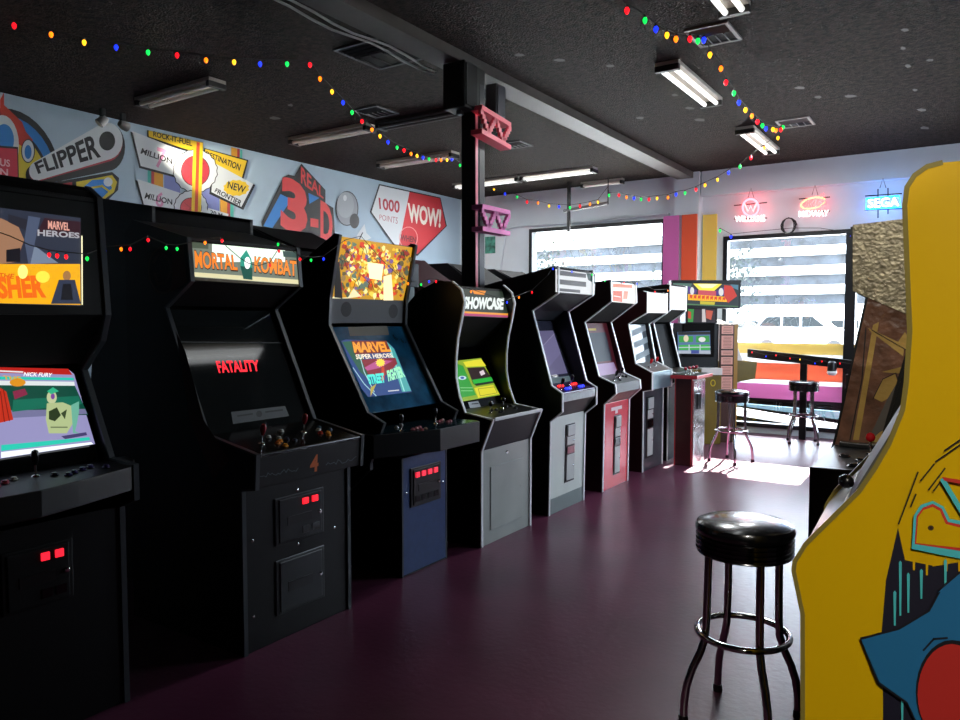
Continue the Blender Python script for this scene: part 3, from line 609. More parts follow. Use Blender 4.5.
for i in range(520):
    x = rr.uniform(332, 414); y = rr.uniform(240, 296)
    if not inq(x, y-3) or not inq(x+3.5, y+1) or not inq(x-3.5, y+2): continue
    mid_ = abs(x-373)/42; cc = rr.choice(cols[:10] if mid_ < .6 else ['c82828', '503828', '607868', 'c8a060', 'e04020', '807040']); n_ = rr.choice((4, 5, 6, 7)); r1 = rr.uniform(1.2, 3.4)
    a.poly([(x+r1*rr.uniform(.5, 1.1)*math.cos(6.283*k/n_), y+r1*1.2*rr.uniform(.5, 1.1)*math.sin(6.283*k/n_)) for k in range(n_)], cc, 1.1 if mid_ < .6 else .6)
for x, y in ((362, 250), (350, 256), (376, 262), (392, 268), (354, 282), (368, 284), (386, 284), (341, 262), (400, 254)):
    a.line([(x-3, y-4), (x, y-1), (x-2, y+6)], .6, '2c1808', .2).line([(x+2, y-3), (x+4, y+5)], .6, '2c1808', .2)
a.poly([(366, 262), (382, 264), (380, 280), (368, 278)], 'fff4b0', 1.7).poly([(332, 296), (346, 298), (352, 288), (360, 296), (330, 298)], 'f8f0c0', 1).poly([(333, 260), (338, 262), (341, 298), (333, 297)], '282420', .3).poly([(382, 276), (390, 274), (392, 300), (382, 300)], 'f8e8b8', 1.3)
a.build('marquee_art', None, c3['mq']['o'])
speaker_vent(c3, c3['spk'], .2, .45, .045); speaker_vent(c3, c3['spk'], .84, .5, .045)
a = art(c3['bz'], [(326, 324), (406, 322), (442, 403), (364, 413)], .9)
a.poly([(348, 327), (387, 326), (389, 335), (350, 336)], '54564e', .25).poly([(341, 341), (346, 339.5), (386, 341), (394, 348), (412, 392), (368, 397), (361, 388)], '1c4488')
a.poly([(342, 342), (352, 341), (364, 360), (370, 380), (360, 372)], '246048').poly([(386, 341), (394, 349), (411, 391), (402, 392)], '48b0b0').line([(390, 348), (404, 391)], 1.1, 'a8f0e8').line([(353, 368), (364, 384), (376, 396)], .7, 'b8e8f0').line([(358, 350), (364, 372), (374, 392)], .8, 'c0e8f0')
a.poly([(351, 341), (386, 341), (391, 352), (355, 355)], 'a82c18', .5).text('MARVEL', (352, 342), (387, 342), (391, 352), (354, 353), 'f8a030', 1.1, bold=.05).text('SUPER HEROES', (355, 354.5), (391, 353.5), (393, 357.5), (356, 359.5), 'fff0d8', 1.1, bold=.03)
a.poly([(361, 360), (395, 358), (397, 364), (385, 376), (368, 375)], '902030').poly([(364, 368), (378, 360), (392, 361), (394, 360), (380, 368), (367, 371)], 'c85898').ell(380, 363, 3.5, 3.2, 'ffd848', 1.2, wob=.5).poly([(381, 366), (384, 368), (384, 380), (381, 382)], 'd84018')
a.text('STREET', (366, 375), (383, 373), (385, 383), (369, 385), '50e8d8', 1.1, bold=.06).text('FIGHTER', (386, 371), (400, 366), (405, 377), (388, 382), 'a0f0c0', 1.1, bold=.06)
a.poly([(370, 388), (376, 384), (370, 397)], 'c8b048').line([(388, 391.5), (398, 390.5)], 1, 'e8e8e8').build('screen', None, R3)

# ---- cabinet 4 : curved sides
P4 = [(-3.5, 1.35), (-3.35, 1.55), (-3.18, 1.70), (-3.02, 1.765), (-2.90, 1.755), (-2.83, 1.70), (-2.805, 1.62), (-2.83, 1.50), (-2.86, 1.38), (-2.875, 1.25), (-2.875, 1.12), (-2.85, 1.0), (-2.80, .885), (-2.58, .855), (-2.67, .64), (-2.67, 0)]
c4 = cabinet('arcade_cabinet', 'black arcade cabinet with curved white-edged sides and green SHOWCASE marquee above a grey front door', 4.03, 4.69, P4, -3.58,
    [('roof', (-3.35, 1.53), (-3.02, 1.74), 0, BLKR), ('marquee', (-2.90, 1.73), (-2.84, 1.53), .012, BLK, .012, 'mq'), ('hood', (-2.86, 1.52), (-3.08, 1.30), 0, BLKR), ('screen_bezel', (-3.05, 1.30), (-2.86, .90), .02, BLKG, .012, 'bz'),
     ('control_panel', (-2.90, .895), (-2.58, .862), 0, PLAS, .015, 'cp'), ('panel_front', (-2.58, .855), (-2.67, .64), .004, mat('knee_grey', '17171c', .5), .012, 'kp'), ('front_panel', (-2.67, .64), (-2.67, 0), .005, mat('door_grey', 'a8aea8', .35, noise=.1, nscale=4), .015, 'fp')],
    mold=MOLDW, group='front row of arcade cabinets', moldfrom=4)
MB().box((-2.585, 4.045, .845), (-2.568, 4.675, .868)).build('nose_edge', WHT, c4['r'], .003)
a = art(c4['mq'], [(457, 288), (511, 291), (509, 319), (453, 317)], .8)
a.poly([(463.5, 289), (509.5, 292), (507.5, 318), (460, 316)], '303c30', .8).poly([(460.5, 311), (508, 313.5), (507.8, 315.5), (460.5, 313)], 'f0a028', 1).poly([(460.3, 313), (507.8, 315.5), (507.6, 317.5), (460, 315.5)], 'c03878', .9).poly([(472, 290), (486, 291), (484, 295), (474, 294)], 'f0901c', 1.0)
a.text('SHOWCASE', (464.5, 296.5), (504, 298), (503, 310), (463.5, 309), 'e8f0ec', 1.1, bold=.06).build('marquee_art', None, c4['mq']['o'])
a = art(c4['bz'], [(455, 349), (508, 349), (524, 402), (462, 408)], .95)
a.poly([(454, 361), (481, 358), (500, 395), (460, 402)], '90b020').poly([(455, 363), (463, 366), (476, 395), (460, 398)], '28a030').poly([(463, 362), (481, 359), (486, 366), (466, 367)], 'e8e030', 1).poly([(467, 368), (484, 367), (493, 380), (473, 384)], '381410', .5).poly([(472, 380), (491, 377), (493, 381), (474, 385)], '20b838').poly([(474, 384), (493, 381), (493.5, 383), (476, 386)], '0c3010', .4)
a.poly([(474, 388), (493, 385), (499, 394), (478, 398)], 'e0d828', 1).line([(478, 389), (494, 387), (497, 393), (480, 396)], .5, '808018', close=True).poly([(479, 372), (483, 370), (485, 374), (481, 376)], 'e8d8e0').ell(462, 378, 4, 2, 'd0e8f0').ell(462, 378, 2, 1.2, '2858b0').line([(460, 388), (472, 388)], .6, 'a0e0a0').line([(461, 391), (472, 391)], .6, 'a0e0a0')
a.build('screen', None, c4['r'])
a = art(c4['bz'], [(455, 349), (508, 349), (524, 402), (462, 408)], .0); a.poly([(468, 402.2), (478, 401), (481, 407), (470, 408)], 'b8bcc0').line([(472, 404), (478, 403.5)], 1, '202020').build('notice_card', None, c4['r'])
P = c4['cp']; stick(c4, P, .24, .6, 'ball', '0a0a0c'); stick(c4, P, .62, .45, 'ball', '0a0a0c')
for s, t in ((.34, .5), (.39, .45), (.44, .5), (.36, .7), (.42, .68), (.7, .45), (.75, .4), (.8, .45), (.72, .65), (.78, .6)): btn(c4, P, s, t, '2c2c30')
door(c4, c4['fp'], .16, .84, .19, .86, mat('door_grey', '', .35)); bolt(c4, c4['fp'], .5, .08, .014); bolt(c4, c4['fp'], .78, .5, .014)

# ---- cabinet 5
GREYP = mat('silver_grey_panel', 'd4dcd4', .38, noise=.06, nscale=3)
c5 = cabinet('arcade_cabinet', 'black arcade cabinet with pale grey front, red and blue lit buttons and grey striped marquee', 4.98, 5.60,
    [(-3.15, 1.80), (-2.66, 1.90), (-2.61, 1.90), (-2.61, 1.70), (-2.83, 1.57), (-2.66, 1.0), (-2.57, .95), (-2.57, .81), (-2.67, .73), (-2.68, .0)], -3.42,
    [('roof', (-3.15, 1.80), (-2.62, 1.90), 0, BLKR), ('marquee', (-2.61, 1.89), (-2.61, 1.70), .004, BLKG, .012, 'mq'), ('hood', (-2.61, 1.70), (-2.83, 1.57), .006, mat('hood_dark', '17181a', .35)), ('screen_shroud', (-2.86, 1.58), (-2.95, 1.50), .0, mat('shroud_grey', '2c3032', .4), .01),
     ('screen_glass', (-2.95, 1.50), (-2.74, .96), .02, mat('mirror_glass', '3c3c4c', .03, coat=1), .012, 'bz'), ('control_panel', (-2.76, 1.0), (-2.57, .945), .0, mat('cp_print', '2a1c3c', .25), .012, 'cp'), ('panel_front', (-2.57, .95), (-2.57, .88), .002, STEEL, .012, 'cf'), ('panel_underside', (-2.57, .88), (-2.665, .75), .003, mat('underside', '3a3836', .4), .01),
     ('front_panel', (-2.67, .75), (-2.68, .12), .004, GREYP, .015, 'fp'), ('kick_plate', (-2.68, .12), (-2.68, .0), .002, mat('kick_grey', '7c8886', .5), .015)], mold=MOLDW, group='front row of arcade cabinets')
a = art(c5['mq'], [(555, 268), (596, 273), (595, 296), (555, 293)], .25)
a.poly([(555.5, 269), (595.5, 274), (594.5, 295), (555.5, 292)], 'f0f2f4', .8).poly([(557, 270), (586, 274), (586, 278), (557, 275)], '84848a').poly([(557, 279), (586, 282), (586, 287), (557, 284)], '84848a').poly([(557, 288), (580, 290), (580, 293), (557, 291)], '9c9ca2').poly([(586, 273), (595, 274.5), (595, 284), (588, 280)], '487878').build('marquee_art', None, c5['mq']['o'])
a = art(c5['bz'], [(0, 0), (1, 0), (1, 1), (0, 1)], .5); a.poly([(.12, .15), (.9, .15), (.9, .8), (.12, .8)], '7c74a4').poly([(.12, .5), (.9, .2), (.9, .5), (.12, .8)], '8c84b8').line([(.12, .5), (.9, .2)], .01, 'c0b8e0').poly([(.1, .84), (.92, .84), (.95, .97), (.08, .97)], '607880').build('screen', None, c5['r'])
P = c5['cp']; stick(c5, P, .18, .6, 'bat', '0a0a0c'); stick(c5, P, .58, .4, 'bat', '0a0a0c')
RB = mat('button_red_lit', 'ff2820', .3, emit=1.6); BB = mat('button_blue_lit', '2838ff', .3, emit=1.6)
def litb(info, P, s, t, m_): MB().lathe([(.014, 0), (.014, .004), (.009, .006), (.009, .011), (.003, .012)], at(P, s, t), P['n'], m_, 10).build('button', None, info['r'])
for s0 in (.28, .68):
    for i in range(3): litb(c5, P, s0+i*.055, .35, RB); litb(c5, P, s0+.03+i*.055, .65, BB)
a = art(c5['fp']); 
def slimdoor(info, s0, s1, t0, t1, mtl):
    pan = info['fp']; r = info['r']; n = pan['n']; A = at(pan, s0, t0); w = at(pan, s1, t0)-A; h = at(pan, s0, t1)-A
    o = MB().obox(A, w, h, n*.006).build('coin_door', PLAS, r, .003)
    MB().obox(A+w*.12+h*.02+n*.006, w*.8, h*.18, n*.012).build('coin_entry', mtl, o, .003)
    MB().obox(A+w*.12+h*.22+n*.006, w*.8, h*.14, n*.005).build('reject_plate', mtl, o, .003)
    MB().obox(A+w*.12+h*.38+n*.006, w*.8, h*.13, n*.008).build('coin_return', BLKG, o, .003)
    MB().obox(A+w*.12+h*.53+n*.006, w*.8, h*.44, n*.005).build('cash_door', mtl, o, .003)
    for k in (.29, .72): MB().lathe([(.008, 0), (.008, .007), (.004, .01)], A+w*.75+h*k+n*.011, n, CHROME, 8).build('lock', None, o)
slimdoor(c5, .42, .70, .12, .86, mat('coin_steel', 'b8beba', .35))

# ---- cabinet 6
c6 = cabinet('arcade_cabinet', 'maroon-sided arcade cabinet with glossy pink-red front panel and slim coin door', 5.94, 6.52,
    [(-3.2, 1.76), (-2.66, 1.84), (-2.61, 1.84), (-2.60, 1.66), (-2.85, 1.48), (-2.71, 1.01), (-2.56, .95), (-2.55, .87), (-2.66, .77), (-2.67, 0)], -3.45,
    [('roof', (-3.2, 1.76), (-2.62, 1.84), 0, BLKR), ('marquee', (-2.61, 1.83), (-2.60, 1.66), .003, BLKG, .012, 'mq'), ('hood', (-2.60, 1.66), (-2.85, 1.48), .006, BLKR),
     ('screen_bezel', (-2.86, 1.48), (-2.73, 1.0), .03, mat('red_bezel', '5a1420', .5, spec=.15), .012, 'bz'), ('control_panel', (-2.74, 1.01), (-2.56, .945), .0, STEEL, .012, 'cp'), ('panel_front', (-2.56, .95), (-2.55, .87), .0, mat('dull_steel', '4a4a4c', .5), .012), ('panel_underside', (-2.55, .87), (-2.66, .77), .002, mat('under_red', '6c2c34', .35), .01),
     ('front_panel', (-2.66, .77), (-2.67, 0), .004, mat('pink_red_panel', 'e0404e', .25, noise=.08, nscale=4, coat=.2), .015, 'fp')], side=MAROON, mold=MOLDW, group='front row of arcade cabinets')
a = art(c6['mq'], [(612, 282), (637, 284), (636, 305), (612, 303)], .9)
a.poly([(612.5, 283), (636.5, 285), (635.5, 304), (612.5, 302)], 'f4ece4').poly([(613, 283.5), (632, 285), (632, 288), (613, 287)], 'e07848').poly([(613, 291), (622, 291), (622, 302), (613, 301)], 'e0582c').poly([(624, 291), (628, 291.5), (627, 299), (623, 299)], 'e89070').line([(614, 296), (620, 297)], 1, 'f4ece4').build('marquee_art', None, c6['mq']['o'])
a = art(c6['bz'], [(0, 0), (1, 0), (1, 1), (0, 1)], 0); a.poly([(.14, .18), (.86, .18), (.86, .72), (.14, .72)], '', mt=mat('haze_glass', '30343c', .5, spec=.1)).poly([(.1, .76), (.9, .76), (.95, .98), (.05, .98)], 'b090b0'); a.poly([(.2, .1), (.5, .1), (.5, .14), (.2, .14)], 'c0a030').build('screen', None, c6['r'])
P = c6['cp']; stick(c6, P, .25, .6, 'bat', '0a0a0c'); stick(c6, P, .62, .4, 'bat', '0a0a0c')
for s, t in ((.36, .5), (.42, .45), (.48, .5), (.4, .7), (.75, .4), (.8, .5), (.86, .45)): btn(c6, P, s, t, '202024')
slimdoor(c6, .40, .66, .16, .86, mat('coin_steel', '', .3))
a = art(c6['fp']); a.poly([(.28, .06), (.72, .06), (.72, .10), (.55, .10), (.55, .14), (.58, .14), (.44, .14), (.45, .10), (.28, .10)], 'e8c8c8').build('panel_print', None, c6['fp']['o'])

# ---- cabinet 7
c7 = cabinet('arcade_cabinet', 'arcade cabinet with white marquee, screen painted with reflection stripes and red joysticks, before the pillar', 6.93, 7.50,
    [(-3.2, 1.74), (-2.70, 1.78), (-2.66, 1.77), (-2.66, 1.57), (-2.85, 1.46), (-2.77, 1.07), (-2.60, .99), (-2.60, .82), (-2.69, .80), (-2.69, 0)], -3.5,
    [('roof', (-3.2, 1.74), (-2.67, 1.78), 0, BLKR), ('marquee', (-2.66, 1.77), (-2.66, 1.57), .003, paint('f4f6f4', .9), .012, 'mq'), ('hood', (-2.66, 1.57), (-2.85, 1.46), .006, BLKR),
     ('screen_glass', (-2.87, 1.46), (-2.80, 1.05), .02, mat('mirror_glass2', '6a7276', .04, .0, spec=.1), .012, 'bz'), ('control_panel', (-2.80, 1.07), (-2.60, .99), .0, STEEL, .012, 'cp'), ('panel_front', (-2.60, .99), (-2.60, .82), .0, mat('teal_steel', '7a9098', .3, .6), .012, 'cf'),
     ('front_panel', (-2.69, .82), (-2.69, 0), .004, mat('dark_steel', '50545a', .28, .5, noise=.2), .015, 'fp')], side=MAROON, mold=MOLDW, group='front row of arcade cabinets')
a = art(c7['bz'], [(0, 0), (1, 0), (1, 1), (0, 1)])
for b_ in ([(0, .2), (1, .02), (1, .16), (0, .34)], [(0, .5), (1, .32), (1, .46), (0, .64)], [(0, .8), (1, .62), (1, .76), (0, .94)]): a.poly(b_, '', mt=mat('painted_reflection_band', 'a8b2b4', .9, spec=0))  # grey stripes paint the window reflection onto the glass
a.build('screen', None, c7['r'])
stick(c7, c7['cp'], .3, .5, 'bat', 'c01820'); stick(c7, c7['cp'], .7, .4, 'bat', 'c01820'); slimdoor(c7, .15, .5, .1, .85, mat('coin_steel', '', .3))
# ---- cabinet 8
c8 = cabinet('arcade_cabinet', 'black arcade cabinet with blank white marquee, last of the front row', 7.66, 8.2,
    [(-3.2, 1.83), (-2.72, 1.88), (-2.69, 1.87), (-2.69, 1.60), (-2.87, 1.47), (-2.74, .97), (-2.62, .94), (-2.62, .84), (-2.7, .8), (-2.7, 0)], -3.5,
    [('roof', (-3.2, 1.83), (-2.70, 1.88), 0, BLKR), ('marquee', (-2.69, 1.86), (-2.69, 1.61), .003, paint('f4f6f4', .9), .012, 'mq'), ('hood', (-2.69, 1.6), (-2.87, 1.47), .006, BLKR), ('screen_glass', (-2.89, 1.46), (-2.77, .98), .02, BLKR, .012, 'bz'),
     ('control_panel', (-2.76, .975), (-2.62, .94), .0, PLAS, .012, 'cp'), ('panel_front', (-2.62, .94), (-2.62, .84), .0, PLAS, .012), ('front_panel', (-2.7, .8), (-2.7, 0), .004, BLK, .015, 'fp')], mold=MOLDW, group='front row of arcade cabinets')

# ---- control pedestal
pd = empty('control_pedestal', (-2.36, 7.85, 0), 'dark brown control pedestal with red edges and silver front beside the far bar stool', 'pedestal')
MB().box((-2.56, 7.50, 0), (-2.39, 7.92, .90)).build('body', mat('brown_laminate', '3a1a18', .3, noise=.2), pd, .003)
MB().box((-2.39, 7.52, .0), (-2.375, 7.90, .88)).build('front_plate', mat('silver_foil', 'c8c8c4', .18, .9, bump=.4, bscale=8), pd)
for x_ in (-2.565, -2.395): MB().box((x_, 7.494, 0), (x_+.01, 7.502, .90)).build('edge_molding', mat('red_molding', 'b03038', .3), pd)
MB().box((-2.60, 7.45, .90), (-2.32, 7.98, .935)).build('deck', mat('red_molding', '', .3), pd, .004)
MB().box((-2.595, 7.46, .935), (-2.33, 7.97, .94)).build('deck_top', PLAS, pd)
DP = dict(n=Vector((0, 0, 1)), c=[Vector((-2.59, 7.46, .94)), Vector((-2.59, 7.96, .94)), Vector((-2.34, 7.96, .94)), Vector((-2.34, 7.46, .94))])
for s in (.12, .38, .62, .86): stick({'r': pd}, DP, s, .5, 'ball', '901828')
MB().box((-2.375, 7.62, .58), (-2.36, 7.72, .74)).build('coin_door', PLAS, pd)

# ---- cabinet 9 : twin screen, faces the camera
yw = math.radians(33.6)
wx, nx = Vector((math.cos(yw), math.sin(yw), 0)), Vector((math.sin(yw), -math.cos(yw), 0))
def camD(u, v, D): d = ray(u, v); return C0+d*(D/FPX)
c9o = camD(696, 360, 9.1); c9o.z = 0
def w9(a, d, z): return c9o+wx*a+nx*d+Vector((0, 0, z))
def box9(a0, a1, d0, d1, z0, z1): return MB().obox(w9(a0, d0, z0), wx*(a1-a0), nx*(d1-d0), Vector((0, 0, z1-z0)))
c9 = empty('arcade_cabinet', c9o, 'large black twin-display arcade cabinet with a wide colourful marquee, facing the camera', 'arcade cabinet')
k9 = 9.1/745
box9(-.28, .28, -.66, -.02, 0, 1.46).build('body', BLK, c9, .004)
box9(-.31, .54, -.14, -.02, 1.64, 1.985).build('marquee_box', BLK, c9, .004)
box9(-.12, .27, -.3, -.06, 1.46, 1.64).build('upper_display_box', BLK, c9, .003)
box9(-.16, .22, -.03, .0, 1.05, 1.46).build('screen_frame', BLKR, c9)
a = Art(nx, plane=w9(0, -.018, 0), emit=.9)
a.poly([(673, 283), (739, 284.5), (738.5, 307), (673, 304)], '303c40', .7).poly([(693, 283.5), (722, 284), (714, 291), (700, 291)], 'f8e040', 1.2).poly([(697, 284), (718, 284), (712, 288), (702, 288)], 'fff8b0', 1.4)
a.poly([(673, 283), (692, 283.5), (688, 293), (673, 291)], '507868').poly([(698, 290), (716, 291), (716, 296), (698, 295)], 'd85060').poly([(688, 294), (728, 297), (727, 302), (688, 300)], 'f8b818', 1.2).poly([(688, 286), (697, 290), (696, 294), (688, 294)], '583090').poly([(716, 291), (724, 287), (726, 296), (716, 295)], '583090')
a.poly([(724, 285), (732, 286), (737, 296), (728, 303), (724, 296)], 'd83828').ell(692, 291, 2, 4, 'f0f0f0').ell(721, 292, 2.4, 4, 'f0f0f0').poly([(700, 301), (715, 302), (714, 306), (700, 305)], 'd8c828').poly([(675, 303), (738, 306), (738, 307), (675, 304.5)], '508050').poly([(730, 284.5), (738, 285), (738, 290), (733, 288)], '5088a0')
for i in range(9): a.poly([(689.5+i*4.1, 295+i*.3), (692.6+i*4.1, 294.6+i*.3), (692+i*4.1, 299.4+i*.22), (690.6+i*4.1, 297.5+i*.25), (689.3+i*4.1, 299.8+i*.22)], 'e04818', 1)
a.build('marquee', None, c9)
a = Art(nx, plane=w9(0, -.057, 0), emit=.8)
a.poly([(687.5, 308.5), (715, 309), (715, 322.5), (687.5, 322)], '301c28', .6).poly([(688, 309), (694, 309), (693, 322), (688, 322)], '38a040').poly([(688, 311), (691, 312), (691, 319), (688, 318)], 'd84828').poly([(702, 309), (705, 309), (706, 322), (702, 322)], 'e0d8d8').poly([(706, 310), (713, 311), (711, 320), (706, 318)], 'd86048').build('upper_screen', None, c9)
a = Art(nx, plane=w9(0, .002, 0), emit=.85)
a.poly([(677.5, 332), (710, 331), (710.5, 354), (678, 353.5)], '5878a8').poly([(678, 332), (710, 331.5), (710, 334.5), (678, 335)], '101418', .3).poly([(679, 336), (693, 336), (693, 342), (679, 342.5)], '30a040').poly([(696, 336), (709, 335.5), (709.5, 342), (696, 342.5)], '30a040').ell(686, 338.5, 2.5, 3.5, 'f0e0c0').ell(702, 339.5, 3.5, 2.5, 'f0f0f0')
a.poly([(679, 345), (709.5, 344.5), (710, 350), (679, 350)], '38b848').line([(679, 347.5), (710, 347)], 1, 'c8d8e0').line([(689, 345), (689, 350)], 1, 'c8d8e0').line([(700, 345), (700, 350)], 1, 'c8d8e0').poly([(678, 350.5), (710.3, 350.5), (710.5, 354), (678, 353.5)], 'b8c0d0').poly([(691, 350), (699, 350), (699, 353.5), (691, 353.5)], '3848a0').build('screen', None, c9)
# instruction board
ib = empty('instruction_board', w9(.37, .03, 0), 'tall brown board with a column of pink printed cards beside the twin-display cabinet', 'board')
box9(.285, .50, -.02, .02, 0, 1.455).build('board', mat('board_brown', '3c2014', .4), ib, .003)
box9(.455, .50, -.018, .024, 0, 1.44).build('edge_strip', mat('board_gold', 'a07828', .4), ib)
for za, zb in ((1.33, 1.43), (1.15, 1.31), (1.07, 1.13), (.96, 1.05), (.83, .94), (.66, .81)):
    c_ = box9(.30, .44, .02, .024, za, zb).build('card', mat('card_pink', 'e0a898', .6), ib)
    a = Art(nx, corners=[w9(.31, .0245, zb-.01), w9(.43, .0245, zb-.01), w9(.43, .0245, za+.01), w9(.31, .0245, za+.01)])
    n_ = max(2, int((zb-za)/.02))
    for i in range(n_): a.line([(.05+random.random()*.1, (i+.5)/n_), (.85+random.random()*.1, (i+.5)/n_)], .12/n_*2, '704038')
    a.build('printed_lines', None, c_)
# olive cabinet
OL = mat('olive_laminate', '6b5c14', .35, noise=.1)
oc = empty('arcade_cabinet', w9(.3, -.5, 0), 'olive-yellow arcade cabinet with curved white top, behind the instruction board', 'arcade cabinet')
def prism9(P, d0, d1): return MB().prism([w9(a_, d0, z_) for a_, z_ in P], nx*(d1-d0))
prism9([(-.04, 0), (.50, 0), (.50, .70), (.74, .74), (.76, .98), (.55, .99), (.0, .94)], -.9, -.35).build('body', OL, oc, .004) if False else prism9([(.29, 0), (.52, 0), (.54, .70), (.84, .76), (.86, .97), (.52, 1.0), (.29, .97)], -.95, -.30).build('body', OL, oc, .004)
prism9([(.30, .97), (.70, .97), (.60, 1.2), (.50, 1.46), (.30, 1.52)], -.93, -.32).build('hood', mat('white_laminate', 'dcdcd8', .3), oc, .01)
prism9([(.56, .62), (.72, .76), (.56, .76)], -.9, -.36).build('underside', mat('white_laminate', '', .3), oc)
op = empty('game_base', w9(-.02, .3, 0), 'low olive-yellow cabinet base with a round yellow badge under the lit game screen', 'cabinet')
box9(-.27, .27, .0, .14, 0, .90).build('body', OL, op, .004)
box9(.02, .27, .0, .17, .84, .92).build('white_tray', mat('white_laminate', '', .3), op, .004)
a = Art(nx, plane=w9(0, .1405, 0)); a.line([(713+2.2*math.cos(i*.4), 383+3*math.sin(i*.4)) for i in range(16)], .8, 'e8d020', close=True); a.build('badge', None, op)

# ---- back row (backs to the front row; only the tops are seen)
def backcab(name, Y0, Y1, zt, zf, label, side, roof, x0=-3.75, x1=-4.55):
    r = empty(name, ((x0+x1)/2, (Y0+Y1)/2, 0), label, 'arcade cabinet', 'back row of arcade cabinets')
    P = [(x0, 0), (x0, zf), (x0-.12, zf+.02), (x0-.52, zt), (x1+.02, zt), (x1, zt-.3), (x1+.25, zt-.5), (x1+.1, .95), (x1-.05, .9), (x1, .8), (x1, 0)]
    for ya in (Y0, Y1-TK): MB().prism([(x, ya, z) for x, z in P], (0, TK, 0)).build('side_panel', side, r)
    MB().box((x0-.01, Y0+TK, .03), (x0, Y1-TK, zf)).build('back_panel', BLKR, r)
    MB().prism([(x0-.0, Y0+TK, zf), (x0-.52, Y0+TK, zt-.003), (x1+.02, Y0+TK, zt-.003), (x1+.02, Y0+TK, zt-.02), (x0-.52, Y0+TK, zt-.02), (x0, Y0+TK, zf-.02)], (0, Y1-Y0-2*TK, 0)).build('roof', roof, r)
    MB().box((x1, Y0+TK, zt-.28), (x1+.01, Y1-TK, zt-.01)).build('marquee', paint('c8c8b8', .3), r)
    MB().box((x1+.01, Y0+TK, .02), (x1+.02, Y1-TK, .8)).build('front_panel', BLKR, r)
    return r
RG = mat('roof_charcoal', '090a0b', .55); RG2 = mat('roof_black', '0b0b0c', .5)
backcab('arcade_cabinet', 2.42, 3.10, 2.21, 2.12, 'black back-row cabinet top left of the MORTAL KOMBAT marquee', mat('side_charcoal', '101114', .5), RG2)
backcab('arcade_cabinet', 3.45, 4.08, 2.17, 1.98, 'grey-topped back-row cabinet just below the large red 3-D lettering', BLK, RG)
backcab('arcade_cabinet', 4.9, 5.5, 2.05, 1.72, 'dark red back-row cabinet left of the support post', mat('side_red', '4c1c28', .5), mat('roof_red', '421420', .5))
backcab('arcade_cabinet', 5.86, 6.5, 2.05, 1.74, 'charcoal back-row cabinet right of the support post', mat('side_charcoal2', '24262a', .5), RG)
backcab('arcade_cabinet', 6.7, 7.3, 2.04, 1.8, 'charcoal back-row cabinet behind the grey striped marquee', mat('side_charcoal2', '', .5), RG)
wc = empty('arcade_cabinet', (-3.9, 4.4, 0), 'pale blue-white cabinet back with black box, between the yellow marquee and the curved cabinet', 'arcade cabinet', 'back row of arcade cabinets')
MB().box((-4.3, 4.12, 0), (-3.72, 4.66, 1.76)).build('body', mat('pale_blue_side', '9cb4bc', .5), wc, .004)
MB().box((-4.1, 4.3, 1.76), (-3.74, 4.74, 1.95)).build('speaker_box', PLAS, wc, .004)

# ---- right side : yellow cabinet
YL = mat('yellow_laminate', 'e0b208', .3, bump=.02, bscale=12)
PY0, PY1 = 1.66, 2.24
PP = [(.42, 1.795), (-.06, 1.795), (-.085, 1.79), (-.105, 1.776), (-.117, 1.755), (-.12, 1.72), (-.105, 1.48), (-.108, 1.38), (-.113, 1.325), (-.135, 1.255), (-.158, 1.205), (-.185, 1.155), (-.228, 1.10), (-.283, 1.03), (-.303, .99), (-.305, .97), (-.285, .88), (-.28, .66), (-.28, 0)]
pc = cabinet('arcade_cabinet', 'bright yellow-sided arcade cabinet with blue and red side art at the right frame edge', PY0, PY1, PP, .44,
    [('marquee', (-.09, 1.76), (-.075, 1.55), .0, paint('f0d020', .5), .012, 'mq'), ('hood', (-.07, 1.54), (.03, 1.48), 0, BLK), ('screen_bezel', (.03, 1.50), (-.10, 1.33), .0, GLASSB, .012), ('screen_surround', (-.113, 1.325), (-.225, 1.10), .003, mat('grey_surround', '5c5a54', .4), .012, 'ss'),
     ('control_panel', (-.225, 1.103), (-.300, 1.0), .002, mat('cp_reflection_white', 'f0f2f2', .2, .4), .012, 'cp'), ('front_panel', (-.28, .88), (-.28, 0), .006, BLK, .015, 'fp')], side=YL, mold=mat('dark_molding', '8c7c3c', .3), dr=-1)  # control panel's white base stands in for the window's reflection
stick(pc, dict(n=pc['ss']['n'], c=[q-pc['ss']['n']*.045 for q in pc['ss']['c']]), .5, .96, 'ball', '0a0a0c')
for ch in pc['r'].children_recursive:
    for v_ in ch.data.vertices:
        if not v_.co.y < -5: v_.co.x -= .045*max(0, v_.co.y+pc['r']['_o'][1]-PY0-TK)
a = Art((0, -1, 0), plane=(0, PY0-.0005, 0), step=.0003); NV = '141226'; TL_ = '4cc4c8'
a.poly([(898, 528), (905, 534), (905, 560), (912, 548), (930, 552), (960, 545), (1100, 520), (1100, 1000), (884, 1000), (883, 690), (881, 640), (886, 580)], NV)
a.poly([(898, 528), (908, 475), (935, 440), (960, 420), (1100, 380), (1100, 560), (960, 562), (935, 566), (905, 560)], 'e0b208', mt=YL)
for i in range(9): a.poly([(906+i*6.5, 552), (909+i*6.5, 552), (908.5+i*6.5, 556+((i*37) % 23)), (906.5+i*6.5, 556+((i*37) % 23))], '', mt=YL)
for x, y0_, y1_ in ((893.5, 590, 625), (899, 560, 615), (907, 572, 612), (920, 568, 598), (944, 558, 590), (901, 680, 720)): a.poly([(x, y0_+2), (x+1.5, y0_), (x+3, y0_+2), (x+2.4, y1_), (x+.6, y1_)], TL_)
